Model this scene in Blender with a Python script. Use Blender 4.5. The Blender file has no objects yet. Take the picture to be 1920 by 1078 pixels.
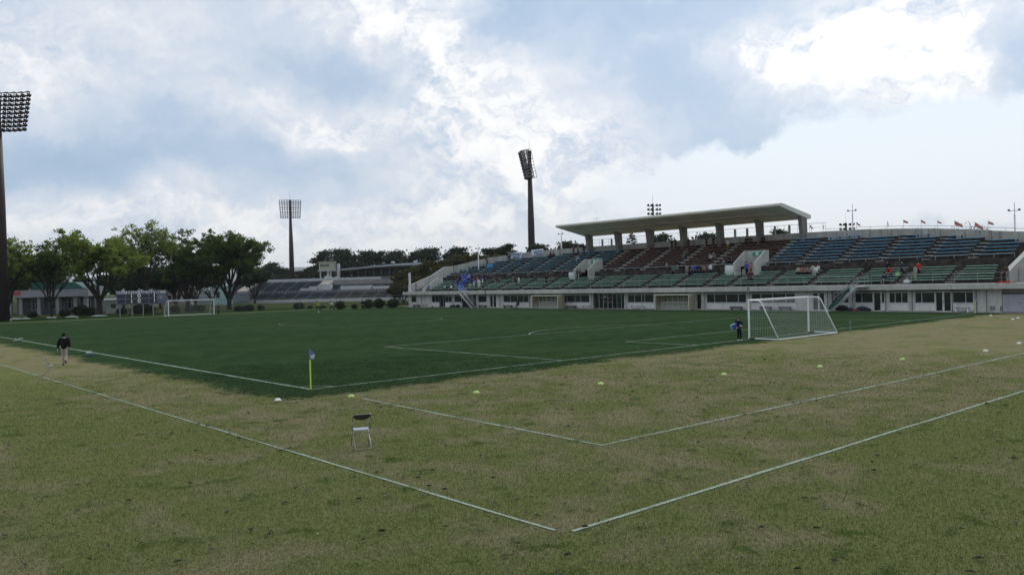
import bpy, bmesh, math, random
import numpy as np
from mathutils import Matrix, Vector, noise as mnoise

# ------------------------------------------------------------------ scene basics
SC = bpy.context.scene
COL = SC.collection
R = math.radians

# camera: solved from the pitch markings and goal posts (a 68 m x 105.6 m pitch)
F_PX, PAN, TILT, ROLL = 1542.38, 0.8494, -0.0054, -0.0251
CAM = np.array([-15.11, -29.13, 3.908])
CX, CY = 960.0, 539.0
_f = np.array([math.cos(PAN)*math.cos(TILT), math.sin(PAN)*math.cos(TILT), math.sin(TILT)])
_r = np.array([math.sin(PAN), -math.cos(PAN), 0.0])
_u = np.cross(_r, _f)
RGT = _r*math.cos(ROLL) + _u*math.sin(ROLL)
UPV = -_r*math.sin(ROLL) + _u*math.cos(ROLL)
FWD = _f
cam_data = bpy.data.cameras.new('camera')
cam = bpy.data.objects.new('camera', cam_data)
COL.objects.link(cam)
M = Matrix(((RGT[0], UPV[0], -FWD[0], CAM[0]), (RGT[1], UPV[1], -FWD[1], CAM[1]), (RGT[2], UPV[2], -FWD[2], CAM[2]), (0, 0, 0, 1)))
cam.matrix_world = M
cam_data.sensor_width = 36.0
cam_data.lens = F_PX/1920.0*36.0
cam_data.clip_start = 0.1
cam_data.clip_end = 30000
SC.camera = cam
SC.view_settings.view_transform = 'Standard'
SC.view_settings.look = 'None'
SC.view_settings.exposure = 0.0
SC.view_settings.gamma = 1.0
SC.view_settings.use_curve_mapping = False
SC.render.engine = 'CYCLES'
SC.cycles.max_bounces = 5
SC.cycles.volume_bounces = 1
SC.cycles.transparent_max_bounces = 12

# sun behind bright cloud, high over the main stand
SUN_AZ, SUN_EL = R(22), R(38)
sd = bpy.data.lights.new('sun', 'SUN')
sd.energy = 1.2
sd.angle = R(11)
sd.color = (1.0, 0.96, 0.9)
sun = bpy.data.objects.new('sun', sd)
COL.objects.link(sun)
sv = Vector((math.cos(SUN_AZ)*math.cos(SUN_EL), math.sin(SUN_AZ)*math.cos(SUN_EL), math.sin(SUN_EL)))
sun.rotation_euler = sv.to_track_quat('Z', 'Y').to_euler()
sun.location = (0, 0, 60)


def ray(px, py):
    return FWD + RGT*(px-CX)/F_PX - UPV*(py-CY)/F_PX


def ground(px, py, z=0.0):
    d = ray(px, py)
    return CAM + d*(z-CAM[2])/d[2]


def onx(px, py, X):
    d = ray(px, py)
    return CAM + d*(X-CAM[0])/d[0]


def at(px, py, dist):
    d = ray(px, py)
    return CAM + d*dist/math.hypot(d[0], d[1])


def S(*c):
    """sRGB 0-255 -> linear"""
    return tuple(((v/255.0+0.055)/1.055)**2.4 if v > 10 else v/255.0/12.92 for v in c)


# ------------------------------------------------------------------ node helper
class NT:
    def __init__(self, tree):
        self.t = tree
        self.n = tree.nodes
        self.l = tree.links

    def add(self, kind, **kw):
        nd = self.n.new(kind)
        for k, v in kw.items():
            setattr(nd, k, v)
        return nd

    def val(self, sock, v):
        if isinstance(v, bpy.types.NodeSocket):
            self.l.new(v, sock)
        elif isinstance(v, (tuple, list)) and len(v) == 3 and len(sock.default_value) == 4:
            sock.default_value = (*v, 1)
        else:
            sock.default_value = v

    def math(self, op, a, b=0.0, c=None, clamp=False):
        nd = self.add('ShaderNodeMath', operation=op, use_clamp=clamp)
        self.val(nd.inputs[0], a)
        self.val(nd.inputs[1], b)
        if c is not None:
            self.val(nd.inputs[2], c)
        return nd.outputs[0]

    def vmath(self, op, a, b=(0, 0, 0)):
        nd = self.add('ShaderNodeVectorMath', operation=op)
        self.val(nd.inputs[0], a)
        self.val(nd.inputs[1], b)
        return nd.outputs[0]

    def noise(self, vec, scale, detail=4, rough=0.5, dist=0.0, out=0):
        nd = self.add('ShaderNodeTexNoise')
        self.val(nd.inputs['Vector'], vec)
        nd.inputs['Scale'].default_value = scale
        nd.inputs['Detail'].default_value = detail
        nd.inputs['Roughness'].default_value = rough
        nd.inputs['Distortion'].default_value = dist
        return nd.outputs[out]

    def ramp(self, fac, stops, interp='LINEAR'):
        nd = self.add('ShaderNodeValToRGB')
        nd.color_ramp.interpolation = interp
        e = nd.color_ramp.elements
        while len(e) < len(stops):
            e.new(0.5)
        for el, (p, c) in zip(e, stops):
            el.position = p
            el.color = (*c, 1) if len(c) == 3 else c
        self.val(nd.inputs[0], fac)
        return nd.outputs[0]

    def smooth(self, v, a, b):
        nd = self.add('ShaderNodeMapRange', interpolation_type='SMOOTHSTEP')
        self.val(nd.inputs['Value'], v)
        nd.inputs['From Min'].default_value = a
        nd.inputs['From Max'].default_value = b
        return nd.outputs[0]

    def mix(self, fac, a, b, mode='MIX'):
        nd = self.add('ShaderNodeMix', data_type='RGBA', blend_type=mode)
        self.val(nd.inputs[0], fac)
        self.val(nd.inputs[6], a)
        self.val(nd.inputs[7], b)
        return nd.outputs[2]

    def xyz(self, v):
        nd = self.add('ShaderNodeSeparateXYZ')
        self.val(nd.inputs[0], v)
        return nd.outputs

    def comb(self, x, y, z):
        nd = self.add('ShaderNodeCombineXYZ')
        for i, v in enumerate((x, y, z)):
            self.val(nd.inputs[i], v)
        return nd.outputs[0]


# ------------------------------------------------------------------ world: Nishita sky under broken cloud
W = bpy.data.worlds.new('World')
SC.world = W
W.use_nodes = True
wt = NT(W.node_tree)
wt.n.clear()
sky = wt.add('ShaderNodeTexSky', sky_type='NISHITA')
sky.sun_disc = False
sky.sun_elevation = SUN_EL
sky.sun_rotation = math.pi/2 - SUN_AZ
sky.air_density = 1.0
sky.dust_density = 1.2
sky.ozone_density = 1.2
geo = wt.add('ShaderNodeTexCoord')
dvec = geo.outputs['Generated']
# wandering of the cloud outlines
w1 = wt.noise(dvec, 4.5, 2, 0.5, out=1)
w2 = wt.noise(dvec, 20.0, 4, 0.6, out=1)
wob = wt.vmath('ADD', wt.vmath('MULTIPLY', wt.vmath('SUBTRACT', w1, (0.5, 0.5, 0.5)), (0.12, 0.12, 0.07)),
               wt.vmath('MULTIPLY', wt.vmath('SUBTRACT', w2, (0.5, 0.5, 0.5)), (0.085, 0.085, 0.06)))
dw = wt.vmath('ADD', dvec, wob)
dx, dy, dz = wt.xyz(dw)
az = wt.math('ARCTAN2', dy, dx)
el = wt.math('ARCSINE', dz)


def azel(px, py):
    d = ray(px, py)
    d = d/np.linalg.norm(d)
    return math.atan2(d[1], d[0]), math.asin(d[2])


def blobs(lst):
    field = None
    for (bx, by, rx, ry, rot, amt) in lst:
        a0, e0 = azel(bx, by)
        u = wt.math('SUBTRACT', az, a0)
        v = wt.math('SUBTRACT', el, e0)
        ca, sa = math.cos(R(rot)), math.sin(R(rot))
        if rot:
            p = wt.math('MULTIPLY_ADD', u, -ca*F_PX/rx, wt.math('MULTIPLY', v, -sa*F_PX/rx))
            q = wt.math('MULTIPLY_ADD', u, sa*F_PX/ry, wt.math('MULTIPLY', v, -ca*F_PX/ry))
        else:
            p = wt.math('MULTIPLY', u, F_PX/rx)
            q = wt.math('MULTIPLY', v, F_PX/ry)
        rr = wt.math('MULTIPLY_ADD', p, p, wt.math('MULTIPLY', q, q))
        g = wt.math('EXPONENT', wt.math('MULTIPLY', rr, -0.7))
        field = wt.math('MULTIPLY', g, amt) if field is None else wt.math('MULTIPLY_ADD', g, amt, field)
    return field


# cloud masses: centre (px of the solved camera), half widths, rotation, brightness
field = blobs([
    (1720, 50, 250, 90, 0, 0.36), (1590, 120, 120, 50, 0, 0.22), (1680, 165, 110, 40, 0, 0.2), (1440, 85, 60, 30, 0, 0.22),
    (700, 40, 130, 60, 0, 0.30), (850, 110, 90, 80, 30, 0.30), (970, 250, 200, 90, 0, 0.36), (1070, 345, 50, 50, 0, 0.2),
    (1160, 335, 40, 30, 0, 0.30), (500, 195, 110, 40, 10, 0.14), (640, 245, 70, 35, 0, 0.20), (60, 70, 200, 90, 0, 0.14),
    (200, 392, 330, 48, 0, 0.20), (400, 322, 70, 30, 0, 0.24), (800, 420, 200, 60, 0, 0.12), (560, 470, 260, 40, 0, 0.18), (1240, 70, 60, 25, 0, 0.16), (1400, 430, 500, 50, 0, 0.1),
    (150, 295, 240, 40, 3, -0.42), (380, 220, 110, 60, 0, -0.16), (670, 150, 90, 60, 0, -0.25), (520, 90, 130, 50, 0, -0.14),
    (520, 290, 120, 30, 0, -0.18), (620, 355, 140, 45, 0, -0.16), (1200, 30, 260, 50, 0, -0.34), (1260, 110, 120, 50, 0, -0.20),
    (1150, 185, 150, 40, 0, -0.22), (1400, 215, 170, 60, 0, -0.20), (1340, 268, 90, 20, 0, -0.16), (1895, 100, 55, 70, 0, -0.45), (950, 50, 60, 50, 0, -0.22)])
clear = blobs([(1790, 270, 230, 75, 0, 1.1), (1280, 320, 160, 38, 0, 0.7), (1540, 330, 300, 50, 0, 0.8), (810, 5, 30, 30, 0, 0.5), (1650, 420, 420, 45, 0, 0.75), (1250, 400, 200, 30, 0, 0.3)])
strd = wt.vmath('MULTIPLY', dw, (1, 1, 1.5))
sunoff = (math.cos(SUN_AZ)*0.012, math.sin(SUN_AZ)*0.012, 0.022)
n0 = wt.noise(dvec, 3.2, 4, 0.5)
nA = wt.noise(strd, 11.0, 8, 0.60)
nB = wt.noise(wt.vmath('ADD', strd, sunoff), 11.0, 8, 0.60)
rel = wt.math('SUBTRACT', nA, nB)
clm = wt.smooth(wt.math('ADD', clear, wt.math('MULTIPLY', wt.math('SUBTRACT', nA, 0.5), 1.6)), 0.38, 0.85)
F = wt.math('ADD', field, wt.math('MULTIPLY_ADD', wt.math('SUBTRACT', n0, 0.5), 0.34, 0.49))
# veils are soft, sunlit heaps are crisp
crisp = wt.smooth(F, 0.46, 0.82)
F = wt.math('MULTIPLY_ADD', wt.math('SUBTRACT', nA, 0.5), wt.math('MULTIPLY_ADD', crisp, 0.75, 0.30), F)
brm = wt.math('MULTIPLY_ADD', crisp, 1.75, 0.28)
F = wt.math('ADD', F, wt.math('MULTIPLY', rel, brm))
d2c = wt.xyz(dvec)[2]
cloud = wt.ramp(F, [(0.05, S(160, 187, 214)), (0.28, S(180, 200, 223)), (0.45, S(203, 215, 231)), (0.60, S(220, 227, 237)),
                    (0.76, S(240, 242, 246)), (0.95, S(255, 255, 254))])
cloud = wt.mix(clm, cloud, wt.ramp(d2c, [(0.0, S(240, 244, 246)), (0.14, S(232, 241, 248)), (0.32, S(208, 228, 246))]))
# paler, warmer air low down
d2 = wt.xyz(dvec)
hz = wt.smooth(d2[2], 0.11, 0.0)
cloud = wt.mix(wt.math('MULTIPLY', hz, 0.55), cloud, S(240, 242, 243))
# the sun's side of the sky is brighter
sdot = wt.add('ShaderNodeVectorMath', operation='DOT_PRODUCT')
wt.val(sdot.inputs[0], dvec)
sdot.inputs[1].default_value = tuple(sv)
glow = wt.smooth(sdot.outputs['Value'], 0.72, 1.0)
gl = wt.math('MULTIPLY_ADD', glow, 0.12, 1.0)
cl2 = wt.vmath('SCALE', cloud)
cl2.node.inputs['Scale'].default_value = 1.0
wt.l.new(gl, cl2.node.inputs['Scale'])
bg1 = wt.add('ShaderNodeBackground')
wt.val(bg1.inputs[0], sky.outputs[0])
bg1.inputs[1].default_value = 0.1
bg2 = wt.add('ShaderNodeBackground')
wt.val(bg2.inputs[0], cl2)
bg2.inputs[1].default_value = 1.05
cover = wt.math('MULTIPLY_ADD', wt.smooth(F, 0.05, 0.5), 0.10, 0.88)
mx = wt.add('ShaderNodeMixShader')
wt.val(mx.inputs[0], cover)
wt.l.new(bg1.outputs[0], mx.inputs[1])
wt.l.new(bg2.outputs[0], mx.inputs[2])
wo = wt.add('ShaderNodeOutputWorld')
wt.l.new(mx.outputs[0], wo.inputs[0])
W.cycles.sampling_method = 'MANUAL'
W.cycles.sample_map_resolution = 512


# ------------------------------------------------------------------ materials
MATS = {}


def mat(name, col, rough=0.7, var=0.12, scale=3.0, metal=0.0, bump=0.0, bscale=20.0, col2=None, spec=0.4, stain=0.0):
    if name in MATS:
        return MATS[name]
    m = bpy.data.materials.new(name)
    m.use_nodes = True
    t = NT(m.node_tree)
    b = m.node_tree.nodes['Principled BSDF']
    tc = t.add('ShaderNodeTexCoord').outputs['Object']
    g = t.add('ShaderNodeNewGeometry').outputs['Position']
    n = t.noise(g, scale, 5, 0.6)
    lo = tuple(max(0, c*(1-var*1.6)) for c in col)
    hi = tuple(min(1, c*(1+var*1.6)) for c in (col2 or col))
    c = t.ramp(n, [(0.28, lo), (0.72, hi)])
    if stain > 0:
        # rain streaks: stretched in z
        st = t.noise(t.vmath('MULTIPLY', g, (1.0, 1.0, 0.12)), 2.6, 6, 0.65)
        sm = t.smooth(st, 0.48, 0.72)
        c = t.mix(t.math('MULTIPLY', sm, stain), c, tuple(v*0.35 for v in col))
    t.val(b.inputs['Base Color'], c)
    b.inputs['Roughness'].default_value = rough
    b.inputs['Metallic'].default_value = metal
    b.inputs['Specular IOR Level'].default_value = spec
    if bump > 0:
        bp = t.add('ShaderNodeBump')
        bp.inputs['Strength'].default_value = bump
        bp.inputs['Distance'].default_value = 0.02
        t.val(bp.inputs['Height'], t.noise(g, bscale, 4, 0.6))
        t.l.new(bp.outputs[0], b.inputs['Normal'])
    MATS[name] = m
    return m


def leaf_mat(name, c1, c2, trans=0.35):
    if name in MATS:
        return MATS[name]
    m = bpy.data.materials.new(name)
    m.use_nodes = True
    t = NT(m.node_tree)
    b = m.node_tree.nodes['Principled BSDF']
    ge = t.add('ShaderNodeNewGeometry')
    n = t.noise(ge.outputs['Position'], 0.5, 3, 0.6)
    f = t.math('ADD', t.math('MULTIPLY', n, 0.6), t.math('MULTIPLY', ge.outputs['Random Per Island'], 0.5))
    c = t.ramp(f, [(0.25, c1), (0.85, c2)])
    t.val(b.inputs['Base Color'], c)
    b.inputs['Roughness'].default_value = 0.65
    b.inputs['Specular IOR Level'].default_value = 0.25
    tr = t.add('ShaderNodeBsdfTranslucent')
    t.val(tr.inputs[0], t.mix(0.4, c, (c2[0]*1.3, c2[1]*1.3, c2[2]*0.6)))
    ms = t.add('ShaderNodeMixShader')
    ms.inputs[0].default_value = trans
    t.l.new(b.outputs[0], ms.inputs[1])
    t.l.new(tr.outputs[0], ms.inputs[2])
    t.l.new(ms.outputs[0], m.node_tree.nodes['Material Output'].inputs[0])
    MATS[name] = m
    return m


def turf_mat(name='turf', blade=False):
    m = bpy.data.materials.new(name)
    m.use_nodes = True
    t = NT(m.node_tree)
    b = m.node_tree.nodes['Principled BSDF']
    ge = t.add('ShaderNodeNewGeometry')
    P = ge.outputs['Position']
    x, y, z = t.xyz(P)
    nb = t.noise(P, 0.30, 3, 0.55)
    nb2 = t.noise(P, 3.0, 5, 0.7)
    f1 = t.noise(P, 8.0, 5, 0.7)
    f2 = t.noise(P, 38.0, 4, 0.75)
    rag = t.math('MULTIPLY_ADD', t.math('SUBTRACT', nb, 0.5), 3.0, t.math('MULTIPLY', t.math('SUBTRACT', nb2, 0.5), 3.4))
    rag = t.math('MULTIPLY_ADD', t.math('SUBTRACT', f1, 0.5), 2.4, rag)
    # oversown green rectangle, thinning out gradually at its edge
    gx = t.smooth(t.math('ADD', x, rag), -3.1, -1.2)
    gy = t.smooth(t.math('ADD', y, rag), -2.9, -1.0)
    gx2 = t.smooth(t.math('ADD', x, rag), 75.0, 73.0)
    gy2 = t.smooth(t.math('ADD', y, t.math('MULTIPLY', rag, 0.25)), 107.4, 106.8)
    green = t.math('MULTIPLY', t.math('MULTIPLY', gx, gy), t.math('MULTIPLY', gx2, gy2))
    big = t.noise(P, 0.16, 4, 0.6)
    mid = t.noise(P, 0.65, 5, 0.6, 0.4)
    rnd = t.math('MULTIPLY_ADD', ge.outputs['Random Per Island'], 0.62, 0.34) if blade else f2
    # green pitch
    mow = t.math('SINE', t.math('MULTIPLY', y, 2*math.pi/10.56))
    gf = t.math('ADD', t.math('MULTIPLY', mid, 0.32), t.math('MULTIPLY', rnd, 0.15 if blade else 0.68))
    gf = t.math('ADD', gf, t.math('MULTIPLY', mow, 0.012))
    gcol = t.ramp(gf, [(0.36, (0.017, 0.032, 0.013)), (0.50, (0.031, 0.059, 0.024)), (0.64, (0.056, 0.095, 0.042))])
    wide = t.noise(t.vmath('MULTIPLY', P, (1.0, 0.35, 1.0)), 0.09, 4, 0.6)
    gcol = t.mix(t.math('MULTIPLY', t.smooth(wide, 0.42, 0.66), 0.38), gcol, (0.052, 0.078, 0.032))
    fl = t.smooth(t.math('ADD', t.math('MULTIPLY', f1, 0.5), t.math('MULTIPLY', f2, 0.5)), 0.58, 0.68)
    gcol = t.mix(t.math('MULTIPLY', fl, 0.30), gcol, (0.13, 0.15, 0.06))
    # dormant lawn: straw <-> olive
    dry = t.math('ADD', t.math('MULTIPLY', big, 0.45), t.math('MULTIPLY', mid, 0.55))
    ring = t.math('MULTIPLY', t.smooth(x, -6.4, -5.8), t.smooth(y, -20.3, -19.7))
    far = t.smooth(y, 108.6, 109.6)
    rt = t.smooth(x, 3.0, 45.0)
    dl = t.math('ADD', t.math('MULTIPLY_ADD', t.math('SUBTRACT', dry, 0.5), 1.35, 0.5), t.math('MULTIPLY_ADD', ring, 0.10, -0.065))
    dl = t.math('ADD', dl, t.math('MULTIPLY', t.math('MULTIPLY', ring, rt), 0.09))
    lf = t.smooth(y, 2.0, 25.0)
    dl = t.math('ADD', dl, t.math('MULTIPLY', t.math('MULTIPLY', ring, lf), 0.09))
    corner = t.math('MULTIPLY', t.smooth(x, -8.5, -12.5), t.smooth(y, 8.0, -10.0))
    dl = t.math('ADD', dl, t.math('MULTIPLY', corner, 0.10))
    drym = t.math('MULTIPLY', t.smooth(dl, 0.42, 0.66), 0.9)
    f3 = t.noise(P, 120.0, 2, 0.6)
    fine = rnd if blade else t.math('ADD', t.math('MULTIPLY', f2, 0.65), t.math('MULTIPLY', f3, 0.35))
    lo, hi = (0.0, 1.0) if blade else (0.38, 0.63)
    olive = t.ramp(fine, [(lo, (0.082, 0.094, 0.030)), (0.5, (0.152, 0.170, 0.060)), (hi, (0.230, 0.240, 0.100))])
    straw = t.ramp(fine, [(lo, (0.135, 0.118, 0.060)), (0.5, (0.225, 0.200, 0.110)), (hi, (0.345, 0.305, 0.185))])
    lawn = t.mix(drym, olive, straw)
    tf = t.noise(P, 1.1, 5, 0.62)
    tm = t.math('MULTIPLY', t.smooth(tf, 0.56, 0.68), 0.9)
    tuft = t.ramp(fine, [(lo, (0.040, 0.060, 0.016)), (hi, (0.130, 0.165, 0.052))])
    lawn = t.mix(tm, lawn, tuft)
    # the bank beyond the far end is green, bare earth further out
    fgreen = t.ramp(t.math('MULTIPLY_ADD', fine, 0.3, t.math('MULTIPLY', mid, 0.7)), [(0.35, (0.012, 0.034, 0.010)), (0.6, (0.034, 0.070, 0.020))])
    lawn = t.mix(far, lawn, fgreen)
    lawn = t.mix(t.smooth(y, 122.0, 127.0), lawn, t.ramp(mid, [(0.35, (0.035, 0.050, 0.020)), (0.65, (0.075, 0.085, 0.036))]))
    gm = t.smooth(green, 0.15, 0.85)
    c = t.mix(gm, lawn, gcol)
    t.val(b.inputs['Base Color'], c)
    b.inputs['Roughness'].default_value = 0.9
    b.inputs['Specular IOR Level'].default_value = 0.0
    if not blade:
        bp = t.add('ShaderNodeBump')
        bp.inputs['Strength'].default_value = 0.8
        bp.inputs['Distance'].default_value = 0.035
        t.val(bp.inputs['Height'], t.math('ADD', f2, f1))
        t.l.new(bp.outputs[0], b.inputs['Normal'])
    return m


def line_mat(name, col, wear, keep=1.0):
    m = bpy.data.materials.new(name)
    m.use_nodes = True
    t = NT(m.node_tree)
    b = m.node_tree.nodes['Principled BSDF']
    P = t.add('ShaderNodeNewGeometry').outputs['Position']
    f = t.noise(P, 30, 5, 0.75)
    g = t.noise(P, 1.1, 4, 0.6)
    h = t.math('ADD', t.math('MULTIPLY', f, 0.6), t.math('MULTIPLY', g, 0.4))
    c = t.ramp(f, [(0.3, tuple(v*0.7 for v in col)), (0.7, col)])
    t.val(b.inputs['Base Color'], c)
    b.inputs['Roughness'].default_value = 0.9
    b.inputs['Specular IOR Level'].default_value = 0.1
    a = t.math('MULTIPLY', t.smooth(h, wear, wear-0.12), keep)
    a = t.math('SUBTRACT', 1.0, a)
    t.val(b.inputs['Alpha'], t.math('SUBTRACT', 1.0, t.math('MULTIPLY', t.smooth(h, wear-0.06, wear+0.06), 1.0)))
    return m


# ------------------------------------------------------------------ mesh builder
class MB:
    def __init__(self):
        self.v = []
        self.f = []

    def poly(self, pts, faces):
        o = len(self.v)
        self.v += [tuple(p) for p in pts]
        self.f += [tuple(i+o for i in f) for f in faces]
        return self

    def box(self, x0, x1, y0, y1, z0, z1):
        p = [(x0, y0, z0), (x1, y0, z0), (x1, y1, z0), (x0, y1, z0), (x0, y0, z1), (x1, y0, z1), (x1, y1, z1), (x0, y1, z1)]
        return self.poly(p, [(0, 3, 2, 1), (4, 5, 6, 7), (0, 1, 5, 4), (1, 2, 6, 5), (2, 3, 7, 6), (3, 0, 4, 7)])

    def prism(self, prof, a0, a1, axis='y'):
        """profile of (h, z) extruded along axis; prof order counter-clockwise seen from -axis"""
        n = len(prof)
        if axis == 'y':
            A = [(h, a0, z) for h, z in prof]
            B = [(h, a1, z) for h, z in prof]
        elif axis == 'x':
            A = [(a0, h, z) for h, z in prof]
            B = [(a1, h, z) for h, z in prof]
        else:
            A = [(h, z, a0) for h, z in prof]
            B = [(h, z, a1) for h, z in prof]
        fs = [tuple(range(n)), tuple(range(2*n-1, n-1, -1))]
        for i in range(n):
            j = (i+1) % n
            fs.append((i, n+i, n+j, j))
        return self.poly(A+B, fs)

    def tube(self, p0, p1, r0, r1=None, seg=6, cap=True):
        r1 = r0 if r1 is None else r1
        p0, p1 = Vector(p0), Vector(p1)
        d = (p1-p0)
        if d.length < 1e-6:
            return self
        d.normalize()
        a = d.orthogonal().normalized()
        b = d.cross(a)
        P = []
        for p, r in ((p0, r0), (p1, r1)):
            for i in range(seg):
                t = 2*math.pi*i/seg
                P.append(p + (a*math.cos(t)+b*math.sin(t))*r)
        fs = [(i, (i+1) % seg, seg+(i+1) % seg, seg+i) for i in range(seg)]
        if cap:
            fs += [tuple(range(seg-1, -1, -1)), tuple(range(seg, 2*seg))]
        return self.poly(P, fs)

    def path(self, pts, r, seg=6):
        pts = [Vector(p) for p in pts]
        rs = r if isinstance(r, (list, tuple)) else [r]*len(pts)
        prev = None
        o = len(self.v)
        for k, p in enumerate(pts):
            d = (pts[min(k+1, len(pts)-1)]-pts[max(k-1, 0)]).normalized()
            if prev is None:
                a = d.orthogonal().normalized()
            else:
                a = (prev-d*prev.dot(d)).normalized()
            prev = a
            b = d.cross(a)
            for i in range(seg):
                t = 2*math.pi*i/seg
                self.v.append(tuple(p+(a*math.cos(t)+b*math.sin(t))*rs[k]))
        for k in range(len(pts)-1):
            for i in range(seg):
                j = (i+1) % seg
                self.f.append((o+k*seg+i, o+k*seg+j, o+(k+1)*seg+j, o+(k+1)*seg+i))
        self.f.append(tuple(o+i for i in range(seg-1, -1, -1)))
        e = o+(len(pts)-1)*seg
        self.f.append(tuple(e+i for i in range(seg)))
        return self

    def ball(self, c, rx, ry=None, rz=None, seg=10, rings=6, z0=-1.0, z1=1.0):
        ry = rx if ry is None else ry
        rz = rx if rz is None else rz
        o = len(self.v)
        for k in range(rings+1):
            zz = z0+(z1-z0)*0.5*(1-math.cos(math.pi*k/rings))
            w = math.sqrt(max(0.0, 1-zz*zz))
            for i in range(seg):
                t = 2*math.pi*i/seg
                self.v.append((c[0]+rx*w*math.cos(t), c[1]+ry*w*math.sin(t), c[2]+rz*zz))
        for k in range(rings):
            for i in range(seg):
                j = (i+1) % seg
                self.f.append((o+k*seg+i, o+k*seg+j, o+(k+1)*seg+j, o+(k+1)*seg+i))
        self.f.append(tuple(o+i for i in range(seg-1, -1, -1)))
        self.f.append(tuple(o+rings*seg+i for i in range(seg)))
        return self

    def mesh(self, name, m, smooth=False):
        me = bpy.data.meshes.new(name)
        me.from_pydata(self.v, [], self.f)
        if m is not None:
            me.materials.append(m)
        if smooth:
            me.polygons.foreach_set('use_smooth', [True]*len(me.polygons))
        me.update()
        return me


def link(name, me, parent=None, loc=None, rz=None):
    o = bpy.data.objects.new(name, me)
    COL.objects.link(o)
    if parent is not None:
        o.parent = parent
    if loc is not None:
        o.location = loc
    if rz is not None:
        o.rotation_euler = (0, 0, rz)
    return o


def build(mb, name, m, parent=None, smooth=False, bevel=0.0):
    me = mb.mesh(name, m, smooth)
    if bevel > 0:
        bm = bmesh.new()
        bm.from_mesh(me)
        bmesh.ops.bevel(bm, geom=[e for e in bm.edges if len(e.link_faces) == 2 and e.calc_face_angle(0) > 0.6],
                        offset=bevel, segments=1, affect='EDGES')
        bm.to_mesh(me)
        bm.free()
    return link(name, me, parent)


def tag(o, label=None, cat=None, group=None, kind=None):
    if label:
        o['label'] = label
    if cat:
        o['category'] = cat
    if group:
        o['group'] = group
    if kind:
        o['kind'] = kind
    return o


def empty(name, loc=(0, 0, 0), rz=0.0, label=None, cat=None, group=None):
    o = bpy.data.objects.new(name, None)
    o.empty_display_size = 0.2
    COL.objects.link(o)
    o.location = tuple(loc)
    o.rotation_euler = (0, 0, rz)
    return tag(o, label, cat, group)


KIDS = {}


def copy_tree(o, loc=None, rz=None, label=None, group=None, parent=None):
    c = o.copy()
    COL.objects.link(c)
    if parent is not None:
        c.parent = parent
    if loc is not None:
        c.location = tuple(loc)
    if rz is not None:
        c.rotation_euler = (0, 0, rz)
    if label:
        c['label'] = label
    if group:
        c['group'] = group
    if o.name not in KIDS:
        KIDS[o.name] = list(o.children)
    for ch in KIDS[o.name]:
        copy_tree(ch, parent=c)
    return c


def text_mesh(s, size, m, depth=0.01, align='CENTER', bold=0.0):
    cu = bpy.data.curves.new('text', 'FONT')
    cu.body = s
    cu.size = size
    cu.extrude = depth
    cu.offset = bold
    cu.align_x = align
    cu.align_y = 'CENTER'
    o = bpy.data.objects.new('tmp', cu)
    COL.objects.link(o)
    dg = bpy.context.evaluated_depsgraph_get()
    me = bpy.data.meshes.new_from_object(o.evaluated_get(dg))
    bpy.data.objects.remove(o)
    me.materials.clear()
    me.materials.append(m)
    return me


rng = random.Random(7)

# ================================================================== GROUND
turf = turf_mat()


def grid_sheet(x0, x1, y0, y1, nx, ny, z):
    mb = MB()
    for j in range(ny+1):
        for i in range(nx+1):
            mb.v.append((x0+(x1-x0)*i/nx, y0+(y1-y0)*j/ny, z))
    for j in range(ny):
        for i in range(nx):
            a = j*(nx+1)+i
            mb.f.append((a, a+1, a+nx+2, a+nx+1))
    return mb


tag(build(grid_sheet(-9000, 9000, -9000, 9000, 8, 8, -0.02), 'ground', turf), kind='structure')
# pitch: a sheet of its own, ragged where it meets the lawn
pm = MB()
edge = []
NE = 90
for i in range(NE):
    edge.append((-1.9+76*i/NE, -1.9+0.5*mnoise.noise((i*0.7, 3.1, 0))))
for i in range(NE):
    edge.append((74.1, -1.9+108.9*i/NE))
for i in range(NE):
    edge.append((74.1-76*i/NE, 107.0+0.2*mnoise.noise((i*0.7, 9.1, 0))))
for i in range(NE):
    edge.append((-1.9+0.5*mnoise.noise((i*0.7, 5.1, 0)), 107.0-108.9*i/NE))
pm.v = [(36, 52, -0.012)]+[(x, y, -0.012) for x, y in edge]
n = len(edge)
pm.f = [(0, 1+i, 1+(i+1) % n) for i in range(n)]
tag(build(pm, 'pitch', turf), kind='structure')

PW, PL = 68.0, 105.6
lm_bright = line_mat('line_white', (0.40, 0.47, 0.38), 0.56)
lm_field = line_mat('line_pitch', (0.22, 0.32, 0.24), 0.52)
lm_worn = line_mat('line_worn', (0.34, 0.40, 0.31), 0.55)


def strip(name, pts, w, m, z=-0.006, label=None):
    """flat band along a polyline"""
    mb = MB()
    P = [Vector((p[0], p[1], 0)) for p in pts]
    # subdivide and let the painted edge wander a little
    Q = []
    for a, b in zip(P[:-1], P[1:]):
        k = max(1, int((b-a).length/0.8))
        Q += [a.lerp(b, i/k) for i in range(k)]
    Q.append(P[-1])
    for i, p in enumerate(Q):
        d = (Q[min(i+1, len(Q)-1)]-Q[max(i-1, 0)]).normalized()
        nrm = Vector((-d.y, d.x, 0))
        j = 0.012*mnoise.noise((p.x*0.6, p.y*0.6, 1.7))*2
        ww = w*(1+0.25*mnoise.noise((p.x*0.9, p.y*0.9, 5.7)))
        for s in (-1, 1):
            q = p+nrm*(s*ww/2+j)
            mb.v.append((q.x, q.y, z))
    for i in range(len(Q)-1):
        mb.f.append((2*i+1, 2*i, 2*i+2, 2*i+3))
    o = build(mb, name, m)
    tag(o, kind='structure')
    return o


def arc(cx, cy, r, a0, a1, n=48):
    return [(cx+r*math.cos(a0+(a1-a0)*i/n), cy+r*math.sin(a0+(a1-a0)*i/n)) for i in range(n+1)]


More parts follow.
